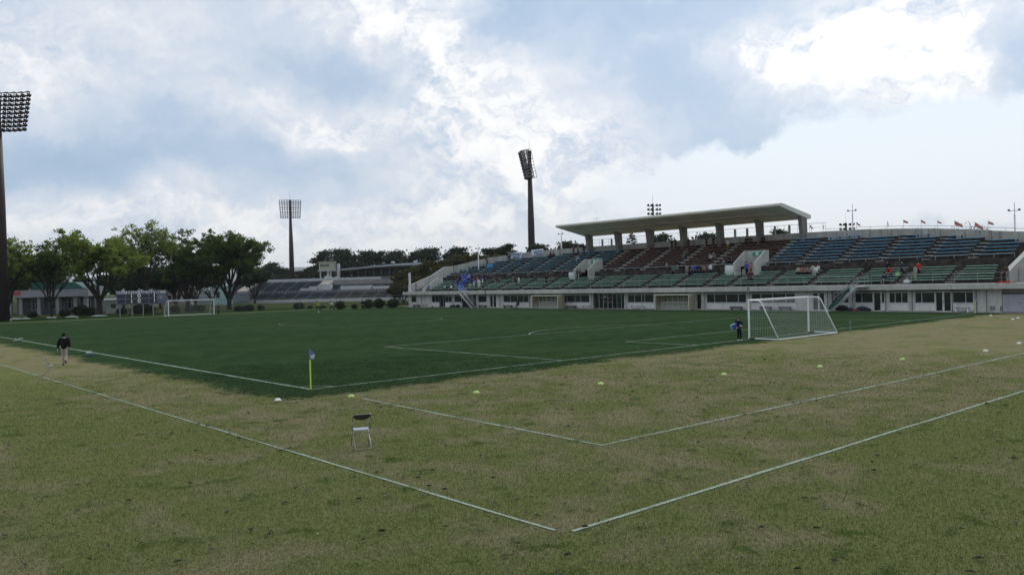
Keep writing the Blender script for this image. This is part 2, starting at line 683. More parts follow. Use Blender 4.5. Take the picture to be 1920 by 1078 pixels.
strip('touchline', [(0, 0), (0, PL)], 0.14, lm_bright)
strip('touchline', [(PW, 0), (PW, PL)], 0.12, lm_field)
strip('goal_line', [(0, 0), (PW, 0)], 0.12, lm_worn, z=-0.002)
strip('goal_line', [(0, PL), (PW, PL)], 0.12, lm_field, z=-0.002)
strip('halfway_line', [(0, PL/2), (PW, PL/2)], 0.12, lm_field, z=-0.002)
strip('centre_circle', arc(PW/2, PL/2, 9.15, 0, 2*math.pi, 96), 0.12, lm_field)
for e in (0, 1):
    g = (lambda y: y) if e == 0 else (lambda y: PL-y)
    strip('penalty_area_line', [(PW/2-20.16, g(0)), (PW/2-20.16, g(16.5)), (PW/2+20.16, g(16.5)), (PW/2+20.16, g(0))], 0.12, lm_worn if e == 0 else lm_field)
    strip('goal_area_line', [(PW/2-9.16, g(0)), (PW/2-9.16, g(5.5)), (PW/2+9.16, g(5.5)), (PW/2+9.16, g(0))], 0.12, lm_worn if e == 0 else lm_field)
    th = math.acos(5.5/9.15)
    A = arc(PW/2, 11.0, 9.15, math.pi/2-th, math.pi/2+th, 24)
    strip('penalty_arc', [(x, g(y)) for x, y in A], 0.12, lm_worn if e == 0 else lm_field)
    for cxn in (0, PW):
        q0 = 0 if cxn == 0 else math.pi/2
        A = arc(cxn, 0, 1.0, q0, q0+math.pi/2, 10)
        strip('corner_arc', [(x, g(y)) for x, y in A], 0.10, lm_worn)
# old training-pitch lines on the lawn and the outer boundary
strip('inner_boundary_line', [(-0.05, -3.9), (-0.35, -9.0), (-0.6, -15.75), (12, -15.85), (30, -15.9), (66, -15.95)], 0.13, lm_worn)
strip('outer_boundary_line', [(-6.1, 52), (-6.1, -19.78)], 0.07, lm_bright)
strip('outer_boundary_line', [(-5.95, -20.0), (66, -20.0)], 0.09, lm_bright)

# ================================================================== MATERIALS OF THE STAND
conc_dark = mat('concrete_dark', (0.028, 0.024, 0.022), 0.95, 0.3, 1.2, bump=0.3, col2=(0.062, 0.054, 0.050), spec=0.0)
conc_mid = mat('concrete_mid', (0.26, 0.25, 0.22), 0.9, 0.2, 0.9, bump=0.25, stain=0.5)
conc_light = mat('concrete_light', (0.46, 0.45, 0.41), 0.85, 0.1, 0.8, bump=0.15, stain=0.35)
conc_wall = mat('concrete_wall', (0.36, 0.345, 0.31), 0.9, 0.14, 0.7, bump=0.25, stain=0.75)
conc_step = mat('concrete_step', (0.20, 0.19, 0.175), 0.9, 0.25, 2.0, bump=0.3)
conc_stair = mat('concrete_stair', (0.30, 0.29, 0.26), 0.9, 0.2, 2.0, bump=0.3)
paint_white = mat('paint_white', (0.66, 0.65, 0.62), 0.6, 0.08, 1.0, stain=0.38)
paint_cream = mat('paint_cream', (0.50, 0.46, 0.38), 0.7, 0.08, 1.5, stain=0.3)
roof_white = mat('roof_paint', (0.58, 0.59, 0.52), 0.7, 0.06, 0.4, stain=0.25)
roof_under = mat('roof_soffit', (0.64, 0.57, 0.47), 0.9, 0.1, 0.5, stain=0.25)
alu = mat('aluminium', (0.55, 0.55, 0.55), 0.4, 0.05, 3, metal=0.4)
steel_white = mat('white_steel', (0.78, 0.80, 0.78), 0.35, 0.04, 4, spec=0.5)
steel_grey = mat('grey_steel', (0.22, 0.22, 0.23), 0.5, 0.1, 4, metal=0.3)
pipe_rail = mat('rail_steel', (0.34, 0.35, 0.36), 0.45, 0.1, 4, metal=0.5)
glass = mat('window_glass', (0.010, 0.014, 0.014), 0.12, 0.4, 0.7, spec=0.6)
glass_green = mat('green_glass', (0.012, 0.03, 0.018), 0.2, 0.4, 0.7, spec=0.5)
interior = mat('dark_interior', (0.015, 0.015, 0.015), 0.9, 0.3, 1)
green_seat = mat('green_bench_paint', (0.32, 0.58, 0.42), 0.5, 0.12, 1.2, spec=0.35)
blue_seat = mat('blue_bench_paint', (0.15, 0.44, 0.66), 0.45, 0.14, 1.2, spec=0.4)
teal_seat = mat('teal_bench_paint', (0.16, 0.42, 0.50), 0.45, 0.2, 1.0, spec=0.4)
brown_seat = mat('brown_bench_wood', (0.24, 0.095, 0.06), 0.7, 0.2, 1.5)
leg_and_shade = mat('bench_support_and_shade', (0.05, 0.05, 0.05), 0.9, 0.2, 2)  # bench supports, and the shade painted under the seat boards
sign_green = mat('sign_green', (0.02, 0.28, 0.17), 0.5, 0.05, 3)
sign_white = mat('sign_white', (0.75, 0.78, 0.74), 0.5, 0.03, 3)
grey_bench = mat('grey_bench', (0.10, 0.095, 0.10), 0.7, 0.2, 2)
shutter_grey = mat('shutter_grey', (0.36, 0.37, 0.42), 0.6, 0.06, 1.0, stain=0.2)

# back wall plan (Y -> X) and top height
WALL = [(-14, 74.0, 6.2), (-9, 77.0, 6.9), (-4, 79.8, 7.45), (0.5, 82.0, 7.98), (3.6, 82.9, 8.32), (6.9, 83.75, 8.70), (10.4, 84.5, 9.02), (17, 85.25, 9.42),
        (24, 85.6, 9.56), (31, 85.8, 9.63), (36.4, 85.95, 9.66), (49.5, 86.15, 9.69), (62.7, 86.05, 9.64), (69.5, 85.85, 9.62), (74.7, 85.4, 9.56), (81, 84.9, 9.32),
        (86.8, 84.2, 9.0), (91.7, 82.7, 8.42), (96.1, 80.3, 7.42)]


def wx(y):
    return float(np.interp(y, [w[0] for w in WALL], [w[1] for w in WALL]))


def wz(y):
    return float(np.interp(y, [w[0] for w in WALL], [w[2] for w in WALL]))


stand = empty('grandstand', (70, 46, 0), 0, 'long concrete grandstand with rows of coloured benches and cantilever roof behind the pitch', 'grandstand')


def sp(mb, name, m, smooth=False, parent=None, bevel=0.0, label=None):
    """part of the stand, geometry given in world coordinates"""
    px, py, pz = (70, 46, 0)
    mb.v = [(x-px, y-py, z-pz) for x, y, z in mb.v]
    o = build(mb, name, m, parent or stand, smooth, bevel)
    if label:
        o['label'] = label
    return o


# --- terraces -------------------------------------------------------
LX, LP, LZ, LR = 71.3, 0.65, 2.82, 0.26      # lower tier: first riser X, pitch, tread z, rise
UX, UP, UZ, UR = 77.75, 0.86, 5.28, 0.387    # upper tier
Y0L, Y1L = -0.7, 92.6
VOM = [(28.5, 31.3), (57.2, 60.0)]
VX = 79.1
for j in range(6):
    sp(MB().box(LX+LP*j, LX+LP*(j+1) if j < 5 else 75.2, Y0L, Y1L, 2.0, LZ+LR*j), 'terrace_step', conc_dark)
sp(MB().box(75.2, 77.55, -0.7, 96.0, 2.0, 4.13), 'walkway', conc_step)


def split(y0, y1, cuts):
    segs = [(y0, y1)]
    for a, b in cuts:
        out = []
        for s, e in segs:
            if b <= s or a >= e:
                out.append((s, e))
            else:
                if a > s:
                    out.append((s, a))
                if b < e:
                    out.append((b, e))
        segs = out
    return segs


for s, e in split(-0.7, 96.0, VOM):
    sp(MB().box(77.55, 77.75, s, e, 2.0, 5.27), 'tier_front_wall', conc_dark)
ylist = sorted(set([w[0] for w in WALL]+[-0.7, 96.0]))
for j in range(10):
    xa, xb = UX+UP*j, UX+UP*(j+1)
    cuts = VOM if xa < VX-0.2 else []
    for s, e in split(-0.7, 96.0, cuts):
        # Y range where the wall is behind this row
        ys = [s+(e-s)*i/60 for i in range(61)]
        ys = [y for y in ys if wx(y) > xa+0.05]
        if len(ys) < 2:
            continue
        a, b = ys[0], ys[-1]
        n = max(2, int((b-a)/2))
        yy = [a+(b-a)*i/n for i in range(n+1)]
        mb = MB()
        z = UZ+UR*j
        for y in yy:
            xe = min(xb, wx(y)) if j < 9 else wx(y)
            mb.v += [(xa, y, 2.0), (max(xe, xa+0.02), y, 2.0), (max(xe, xa+0.02), y, z), (xa, y, z)]
        for i in range(n):
            o = 4*i
            mb.f += [(o, o+4, o+5, o+1), (o+1, o+5, o+6, o+2), (o+2, o+6, o+7, o+3), (o+3, o+7, o+4, o)]
        mb.f += [(0, 1, 2, 3), (4*n+3, 4*n+2, 4*n+1, 4*n)]
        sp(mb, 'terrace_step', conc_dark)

# --- aisles (half steps) --------------------------------------------
LAIS = [3.6, 8.45, 13.35, 18.25, 23.5, 28.8, 32.5, 37.2, 42.4, 47.4, 52.75, 57.8, 62.0, 67.3, 72.6, 77.5, 82.5, 87.4]
UAIS = [3.7, 8.45, 13.5, 18.3, 23.5, 28.1, 36.6, 42.25, 48.1, 52.95, 57.0, 62.4, 67.3, 72.6, 77.5, 82.5, 87.5]
for y in LAIS:
    mb = MB()
    for j in range(6):
        mb.box(LX+LP*j-0.30, LX+LP*j, y-0.42, y+0.42, 2.75, LZ+LR*j-0.13)
    sp(mb, 'stair', conc_step)
for y in UAIS:
    brown = 27 < y < 58
    mb = MB()
    for j in range(1, 10):
        if UX+UP*j+0.1 < wx(y):
            mb.box(UX+UP*j-0.42, UX+UP*j, y-0.48, y+0.48, UZ, UZ+UR*j-0.19)
            mb.box(UX+UP*j, UX+UP*j+0.42, y-0.48, y+0.48, UZ, UZ+UR*j+0.012)
    sp(mb, 'stair', conc_stair if brown else conc_step)

# --- benches ---------------------------------------------------------
bench_cache = {}


def bench_mesh(L, m, kind):
    key = (round(L, 1), m.name)
    if key in bench_cache:
        return bench_cache[key]
    L = key[0]
    h = L/2
    mb = MB()
    # seat board with a turned-down front lip
    prof = [(0.0, 0.0), (0.0, -0.05), (0.28, -0.045), (0.28, 0.0)]
    prof = [(x, z) for x, z in prof]
    mb.prism(prof, -h, h)
    me = mb.mesh('bench', m)
    me.materials.append(leg_and_shade)
    # supports
    mb2 = MB()
    k = max(2, int(L/1.3)+1)
    for i in range(k):
        y = -h+0.15+(L-0.3)*i/(k-1)
        mb2.box(0.14, 0.28, y-0.05, y+0.05, -0.40, -0.05)
    o = len(me.vertices)
    bm = bmesh.new()
    bm.from_mesh(me)
    vs = [bm.verts.new(v) for v in mb2.v]
    for f in mb2.f:
        fc = bm.faces.new([vs[i] for i in f])
        fc.material_index = 1
    bmesh.ops.recalc_face_normals(bm, faces=bm.faces)
    bm.normal_update()
    for f in bm.faces:
        if f.normal.z < -0.3:  # board undersides coloured dark to stand for the shade below the seat
            f.material_index = 1
    bm.to_mesh(me)
    bm.free()
    bench_cache[key] = me
    return me


def bench(x, y0, y1, z, m):
    L = round(y1-y0, 1)
    if L < 0.7:
        return
    me = bench_mesh(L, m, 0)
    o = link('bench', me, stand, (x-70, (y0+y1)/2-46, z))
    o.rotation_euler = (0, R(rng.uniform(-1.0, 1.0)), R(rng.uniform(-0.06, 0.06)))
    return o


ends = [-0.2]+LAIS+[92.0]
for j in range(6):
    for a, b in zip(ends[:-1], ends[1:]):
        a2, b2 = a+0.48, b-0.48
        if a == -0.2:
            a2 = -0.35+0.12*j
        if b == 92.0:
            b2 = 92.2-0.0*j
        bench(LX+0.16+LP*j, a2, b2, LZ+LR*j+0.385, green_seat)
ends = [-0.2]+UAIS+[95.6]
for j in range(9):
    x = UX+0.22+UP*j
    for a, b in zip(ends[:-1], ends[1:]):
        a2, b2 = a+0.52, b-0.52
        if a == -0.2:
            a2 = -0.1
        # clip by the curved back wall
        ys = [a2+(b2-a2)*i/40 for i in range(41)]
        ys = [y for y in ys if wx(y) > x+0.5]
        if len(ys) < 3:
            continue
        for s, e in split(ys[0], ys[-1], [(v0-0.25, v1+0.25) for v0, v1 in VOM] if x < VX+0.1 else []):
            mid = (s+e)/2
            m = brown_seat if 28.2 < mid < 57.5 else (blue_seat if mid < 30 else teal_seat)
            if 57.5 < mid and (int(mid)+j) % 3 == 0:
                m = blue_seat
            bench(x, s, e, UZ+UR*j+0.40, m)

# --- back wall of separate cast panels -------------------------------
y = -14.0
while y < 96.0:
    w = 2.9
    y1 = min(y+w, 96.1)
    ya, yb = y+0.02, y1-0.02
    xa, xb, za, zb = wx(ya), wx(yb), wz(ya), wz(yb)
    dz = rng.uniform(-0.02, 0.02)
    t = 0.25
    P = [(xa, ya, 0), (xb, yb, 0), (xb, yb, zb+dz), (xa, ya, za+dz), (xa+t, ya, 0), (xb+t, yb, 0), (xb+t, yb, zb+dz), (xa+t, ya, za+dz)]
    sp(MB().poly(P, [(0, 3, 2, 1), (4, 5, 6, 7), (3, 7, 6, 2), (0, 1, 5, 4), (0, 4, 7, 3), (1, 2, 6, 5)]), 'wall_panel', conc_wall)
    y = y1
# coping and recessed joint backing
mb = MB()
ys = [-14+i*2.0 for i in range(56)]
ys = [v for v in ys if v < 96]+[96.05]
for a, b in zip(ys[:-1], ys[1:]):
    xa, xb, za, zb = wx(a)+0.1, wx(b)+0.1, wz(a)-0.08, wz(b)-0.08
    mb.poly([(xa, a, 0), (xb, b, 0), (xb, b, zb), (xa, a, za), (xa+0.1, a, 0), (xb+0.1, b, 0), (xb+0.1, b, zb), (xa+0.1, a, za)],
            [(0, 3, 2, 1), (4, 5, 6, 7), (3, 7, 6, 2)])
sp(mb, 'wall_core', conc_dark)

# rail along the top of the back wall
mb = MB()
for a, b in zip(ys[:-1], ys[1:]):
    if b > 66:
        break
    hi = 0.32 if b < 26 or a > 67 else 1.15
    pa, pb = (wx(a)+0.4, a, wz(a)+hi), (wx(b)+0.4, b, wz(b)+hi)
    mb.tube(pa, pb, 0.025, seg=5)
    mb.tube((pa[0], a, pa[2]-hi-0.2), pa, 0.02, seg=5)
    if hi > 1:
        mb.tube((pa[0], a, pa[2]-0.55), (pb[0], b, pb[2]-0.55), 0.012, seg=4)
sp(mb, 'top_railing', pipe_rail)
# short stub posts seen between the roof columns
for yy in (63.6, 61.6, 38.0, 36.0, 31.6, 29.4):
    sp(MB().box(wx(yy)+0.55, wx(yy)+0.85, yy-0.09, yy+0.09, 9.0, 10.75), 'railing_post', conc_mid)

# --- roof -------------------------------------------------------------
RY0, RY1 = 26.5, 67.0
prof = [(86.9, 11.42), (86.95, 11.92), (86.0, 12.1), (80.0, 13.16), (79.5, 13.20), (79.28, 13.12), (79.2, 12.95), (79.28, 12.80), (79.6, 12.74), (86.0, 11.45)]
ro = sp(MB().prism(prof, RY0, RY1), 'roof', roof_white)
ro.data.materials.append(roof_under)
for p in ro.data.polygons:
    if p.normal.z < -0.4:
        p.material_index = 1
# gutters / seams under the roof
for fx in (0.33, 0.66):
    x = 80.0+6.0*fx
    z = 12.66-(x-79.6)*0.2015
    sp(MB().box(x-0.03, x+0.03, RY0+0.5, RY1-0.5, z-0.06, z+0.01), 'roof_seam', roof_under)
for k in range(6):
    yb = 30.2+6.6*k
    mb = MB()
    mb.prism([(80.2, 12.56), (80.2, 12.63), (85.2, 11.63), (85.2, 11.56)], yb-0.04, yb+0.04)
    sp(mb, 'roof_rib', roof_under)
for k in range(7):
    yc = 26.9+6.42*k
    prof = [(85.15, 8.4), (86.25, 8.4), (86.1, 11.5), (84.55, 11.9), (84.8, 11.0)]
    sp(MB().prism(prof[::-1], yc-0.29, yc+0.29), 'roof_column', mat('column_concrete', (0.19, 0.18, 0.16), 0.9, 0.15, 0.9, bump=0.25, stain=0.6), bevel=0.04)
# roof-top aerial
mb = MB().tube((82.2, 60.6, 12.6), (82.2, 60.6, 14.0), 0.02).tube((82.2, 59.6, 13.9), (82.2, 61.6, 13.9), 0.012).tube((82.2, 60.0, 13.7), (82.2, 61.2, 13.7), 0.01)
sp(mb, 'aerial', steel_grey)

# --- vomitories ---------------------------------------------------------
for (v0, v1) in VOM:
    for yy in (v0-0.22, v1):
        prof = [(76.2, 4.0), (79.2, 4.0), (79.2, 7.32), (78.75, 7.32), (76.2, 5.72)]
        sp(MB().prism(prof[::-1], yy, yy+0.22), 'entrance_side_wall', conc_light)
    sp(MB().box(79.2, 79.4, v0-0.22, v1+0.22, 4.0, 7.32), 'entrance_back_wall', conc_light)
    sp(MB().box(77.3, 79.2, v0, v1, 2.0, 4.12), 'entrance_floor', conc_step)
    # doorway leading down inside
    yc = (v0+v1)/2-0.15
    s_ = sp(MB().box(79.08, 79.16, yc-0.72, yc+0.72, 6.62, 7.16), 'exit_sign', sign_green, label='green exit sign with white running figure and arrow')
    # running figure and arrow
    mb = MB()
    X = 79.075
    mb.box(X-0.004, X, yc-0.16, yc+0.20, 6.68, 7.10)
    sp(mb, 'sign_panel', sign_white, parent=None)
    mb = MB()
    X = 79.068
    mb.ball((X, yc+0.0, 7.03), 0.006, 0.035, 0.035, 8, 4)
    for (a, b, c, d) in ((0.0, 6.99, 0.03, 6.86), (0.03, 6.86, -0.05, 6.80), (-0.05, 6.80, -0.04, 6.71), (0.03, 6.86, 0.08, 6.79), (0.08, 6.79, 0.14, 6.77), (0.0, 6.98, -0.09, 6.92), (0.0, 6.98, 0.08, 6.93)):
        mb.tube((X, yc+a, b), (X, yc+c, d), 0.018, seg=4)
    sp(mb, 'sign_figure', sign_green)

# --- end walls -----------------------------------------------------------
prof = [(70.0, 2.75), (80.0, 2.75), (80.3, 7.42), (78.2, 7.30), (75.1, 5.68), (70.2, 4.0), (70.0, 4.0)]
sp(MB().prism(prof[::-1], 96.12, 96.4), 'end_wall', conc_light)
sp(MB().box(70.0, 80.3, 96.16, 96.36, 0, 2.75), 'end_wall', conc_light)
prof = [(70.8, 2.75), (75.2, 2.75), (75.2, 5.24), (74.2, 5.24), (70.8, 3.3)]
sp(MB().prism(prof[::-1], 92.7, 92.95), 'stair_side_wall', conc_light)
prof = [(74.2, 5.24), (75.2, 5.24), (75.2, 4.1), (74.2, 4.1)]
mb = MB()
for k in range(9):
    mb.box(71.0+0.46*k, 71.0+0.46*(k+1), 93.0, 96.1, 2.7, 2.78+0.155*(k+1))
sp(mb, 'end_stair', conc_step)
sp(MB().box(69.6, 69.9, 95.3, 95.6, 2.76, 6.2), 'end_post', paint_white)
# right end
prof = [(73.6, 2.75), (80.5, 2.75), (80.5, 6.2), (78.8, 5.62), (74.0, 4.08), (73.6, 3.9)]
sp(MB().prism(prof[::-1], -1.2, -0.9), 'stair_side_wall', conc_light)
prof = [(73.5, 3.86), (74.0, 4.14), (78.8, 5.74), (80.5, 6.34), (80.5, 6.24), (78.8, 5.64), (74.0, 4.09), (73.5, 3.90)]
sp(MB().prism(prof, -1.3, -0.8), 'wall_coping', conc_light)
sp(MB().box(76.0, 80.3, -9.0, -1.25, 2.75, 4.1), 'end_block', conc_light)
sp(MB().box(75.95, 75.99, -3.2, -2.2, 2.76, 4.0), 'door', mat('red_door', (0.20, 0.03, 0.03), 0.6), label='dark red door at the end of the terrace')

# --- slab with fascia ------------------------------------------------------
cuts = [-24.0, -4.4, 24.8, 49.0, 73.0, 96.8]
for a, b in zip(cuts[:-1], cuts[1:]):
    sp(MB().box(69.0, 71.3, a+0.02, b-0.02, 2.22, 2.76), 'fascia_slab', conc_light, bevel=0.02)
sp(MB().box(71.3, 76.0, -24, -0.7, 2.2, 2.752), 'deck', conc_step)
sp(MB().box(71.3, 75.2, 92.6, 96.0, 2.2, 2.752), 'deck', conc_step)
# drain pipe on the fascia
sp(MB().box(68.93, 68.99, 24.6, 24.9, 2.15, 2.9), 'drain_spout', steel_grey)
sp(MB().box(68.93, 68.99, 72.9, 73.12, 2.2, 2.8), 'drain_spout', steel_grey)

# --- rails on the terraces ---------------------------------------------------
def rail(y0, y1, X, z, h, step, name, m, r=0.022, mids=1):
    mb = MB()
    n = max(1, int(round((y1-y0)/step)))
    mb.tube((X, y0, z+h), (X, y1, z+h), r, seg=5)
    for q in range(mids):
        zz = z+h*(q+1)/(mids+1)
        mb.tube((X, y0, zz), (X, y1, zz), r*0.6, seg=4)
    for i in range(n+1):
        yy = y0+(y1-y0)*i/n
        mb.tube((X, yy, z-0.05), (X, yy, z+h), r*0.8, seg=5)
    sp(mb, name, m)


for s, e in split(-0.4, 94.0, [(v0-0.3, v1+0.3) for v0, v1 in VOM]):
    rail(s, e, 77.65, 5.25, 0.42, 1.9, 'tier_railing', mat('pale_rail', (0.36, 0.38, 0.38), 0.4, 0.05, 3, metal=0.3), 0.028, 0)
for s, e in split(-12, 96.6, [(10.3, 11.8), (78.3, 79.4)]):
    rail(s, e, 69.2, 2.76, 1.02, 2.0, 'deck_railing', pipe_rail, 0.018, 1)

# ================================================================== FACADE
def fy(px):
    return float(onx(px, 565, 70.0)[1])


WX0, WX1 = 70.0, 70.2
ZT = 2.22
front_panel = mat('facade_panel', (0.53, 0.52, 0.49), 0.7, 0.08, 1.2, stain=0.5)


def wallp(pa, pb, z0=0.0, z1=ZT, m=None, X0=WX0, name='facade_panel'):
    a, b = sorted((fy(pa), fy(pb)))
    sp(MB().box(X0, WX1, a+0.006, b-0.006, z0, z1), name, m or front_panel)


def window(pa, pb, mull=(), z0=0.88, z1=1.98, gl=None):
    a, b = sorted((fy(pa), fy(pb)))
    fr = MB()
    w = 0.05
    X0, X1 = 70.0, 70.08
    fr.box(X0, X1, a, a+w, z0, z1).box(X0, X1, b-w, b, z0, z1).box(X0, X1, a+w, b-w, z0, z0+w).box(X0, X1, a+w, b-w, z1-w, z1)
    ms = sorted(fy(p) for p in mull)
    for y_ in ms:
        fr.box(X0+0.003, X1, y_-w*0.55, y_+w*0.55, z0+w, z1-w)
    wo_ = sp(fr, 'window', alu)
    st = [a+w]+[y_ for y_ in ms]+[b-w]
    for i, (s, e) in enumerate(zip(st[:-1], st[1:])):
        dx_ = 0.035+0.012*(i % 2)
        sp(MB().box(X0+dx_, X0+dx_+0.008, s+0.02, e-0.02, z0+w, z1-w), 'pane', gl or glass, parent=wo_)
    # wall above and below
    sp(MB().box(WX0, WX1, a, b, z1+0.002, ZT), 'lintel', conc_mid)
    sp(MB().box(WX0+0.01, WX1, a+0.01, b-0.01, 0.10, z0-0.004), 'spandrel', paint_white)
    sp(MB().box(WX0, WX1, a, b, 0.0, 0.098), 'plinth', conc_mid)
    sp(MB().box(WX0-0.05, WX0-0.002, a-0.03, b+0.03, z0-0.05, z0-0.005), 'sill', alu)


def door(pa, pb, leaves=1, gl=None):
    a, b = sorted((fy(pa), fy(pb)))
    fr = MB()
    X0, X1 = 69.98, 70.08
    w = 0.09
    z1 = 2.03
    fr.box(X0, X1, a, a+w, 0, z1).box(X0, X1, b-w, b, 0, z1).box(X0, X1, a+w, b-w, z1-w, z1).box(X0, X1, a+w, b-w, 0.02, 0.02+w)
    if leaves == 2:
        mdl = (a+b)/2
        fr.box(X0-0.01, X1, mdl-0.09, mdl+0.09, 0.02+w, z1-w)
    d_ = sp(fr, 'door', paint_white)
    st = [(a+w, b-w)] if leaves == 1 else [(a+w, (a+b)/2-0.09), ((a+b)/2+0.09, b-w)]
    for s, e in st:
        sp(MB().box(X0+0.04, X0+0.05, s, e, 0.02+w, z1-w), 'pane', gl or glass, parent=d_)
    hy = (a+b)/2 if leaves == 2 else a+0.05
    sp(MB().box(X0-0.06, X0-0.012, hy-0.02, hy+0.02, 0.85, 1.15), 'handle', steel_grey, parent=d_)
    sp(MB().box(WX0, WX1, a, b, z1+0.002, ZT), 'lintel', conc_mid)


def recess(pa, pb, panels):
    a, b = sorted((fy(pa), fy(pb)))
    fr = MB()
    X0, X1 = 70.35, 70.42
    n = panels
    for i in range(n+1):
        y_ = a+(b-a)*i/n
        fr.box(X0, X1, y_-0.03, y_+0.03, 0.06, 2.1)
    fr.box(X0, X1, a, b, 2.1, 2.2).box(X0, X1, a, b, 0.0, 0.06)
    d_ = sp(fr, 'sliding_door', alu)
    for i in range(n):
        s, e = a+(b-a)*i/n+0.03, a+(b-a)*(i+1)/n-0.03
        sp(MB().box(X0+0.03, X0+0.04, s, e, 0.06, 2.1), 'pane', glass_green if i % 3 == 1 else glass, parent=d_)


F = [('w', 767, 771.5), ('win', 771.5, 780.5, ()), ('w', 780.5, 791), ('w', 791, 809.5), ('win', 809.5, 823, (816,)), ('rec', 823, 834.5, 2), ('win', 834.5, 847.5, (841,)),
     ('w', 847.5, 852), ('win', 852, 865.5, ()), ('rec', 865.5, 893, 3), ('w', 893, 897), ('win', 897, 912.5, ()), ('w', 912.5, 918.5), ('d2', 918.5, 931), ('w', 931, 938), ('w', 938, 944),
     ('win', 944, 991.5, (957, 970.5, 982)), ('w', 991.5, 997), ('win', 997, 1047, (1010, 1022, 1034)), ('w', 1047, 1056), ('win', 1056, 1105.5, (1063, 1078, 1089)), ('w', 1105.5, 1112),
     ('rec', 1112, 1170.5, 7), ('w', 1170.5, 1177), ('win', 1177, 1226, (1190, 1203, 1209)), ('w', 1226, 1230), ('win', 1230, 1292, (1245, 1260, 1276)), ('w', 1292, 1306), ('d1', 1306, 1316), ('w', 1316, 1325),
     ('win', 1325, 1399.5, (1340, 1362, 1384.5)), ('w', 1399.5, 1409), ('win', 1409, 1491.5, (1427, 1449, 1473.5)), ('w', 1491.5, 1523.5), ('d2', 1523.5, 1547), ('w', 1547, 1558),
     ('win', 1558, 1592, (1579,)), ('w', 1592, 1603), ('win', 1603, 1637, (1616,)), ('d1', 1637.5, 1652.5), ('win', 1652.5, 1659, ()), ('w', 1659, 1667), ('win', 1667, 1703, (1678.5, 1691)), ('w', 1703, 1709), ('w', 1709, 1715.5),
     ('win', 1715.5, 1753, (1728.5,)), ('d2', 1753.5, 1784.5), ('win', 1786, 1825.5, (1811,)), ('w', 1825.5, 1832), ('w', 1832, 1850.5), ('w', 1850.5, 1879)]
for it in F:
    if it[0] == 'w':
        wallp(it[1], it[2], X0=69.985 if (it[2]-it[1]) < 7 else 70.0)
    elif it[0] == 'win':
        window(it[1], it[2], it[3])
    elif it[0] == 'rec':
        recess(it[1], it[2], it[3])
    elif it[0] == 'd1':
        door(it[1], it[2], 1)
    else:
        door(it[1], it[2], 2)
# dark rooms behind the glass
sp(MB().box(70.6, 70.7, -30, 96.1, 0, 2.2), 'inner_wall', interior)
# plinth step along the whole front
sp(MB().box(69.0, 69.98, -24, 96.3, -0.03, 0.03), 'apron', conc_mid)
# rain pipes down the front
for px in (791, 849.5, 938, 993.5, 1110, 1174, 1322, 1406, 1552, 1599, 1661, 1711, 1831, 1850):
    y_ = fy(px)
    sp(MB().tube((69.93, y_, 0.05), (69.93, y_, 2.2), 0.035, seg=6).box(69.94, 69.983, y_-0.06, y_+0.06, 1.5, 1.54).box(69.94, 69.983, y_-0.06, y_+0.06, 0.5, 0.54), 'rain_pipe', steel_grey if int(px) % 2 else conc_mid)
# vents
for (pa, pb, z0, z1) in ((1856, 1865.5, 0.18, 0.62), (1875, 1879, 0.15, 0.62), (793, 796, 0.15, 0.5), (799, 802, 0.15, 0.5)):
    a, b = sorted((fy(pa), fy(pb)))
    v_ = sp(MB().box(69.95, 69.984, a, b, z0, z1), 'vent', steel_grey)
# big grey shutters at the right end
a = fy(1879.5)
for k in range(5):
    y1_ = a-3.2*k
    s_ = sp(MB().box(69.92, 70.0, y1_-3.15, y1_-0.03, 0.06, 1.72), 'shutter', shutter_grey)
    sp(MB().box(69.88, 69.918, y1_-1.7, y1_-1.3, 0.86, 0.93), 'handle', steel_grey, parent=s_)
sp(MB().box(69.86, 70.05, a-16, a, 1.72, 1.84), 'shutter_head', mat('dark_green_head', (0.02, 0.05, 0.04), 0.6))
sp(MB().box(70.0, 70.2, a-16, a, 1.84, 2.22), 'lintel', conc_mid)
sp(MB().box(70.02, 70.2, a-16, a, 0.0, 1.72), 'shutter_backing', interior)

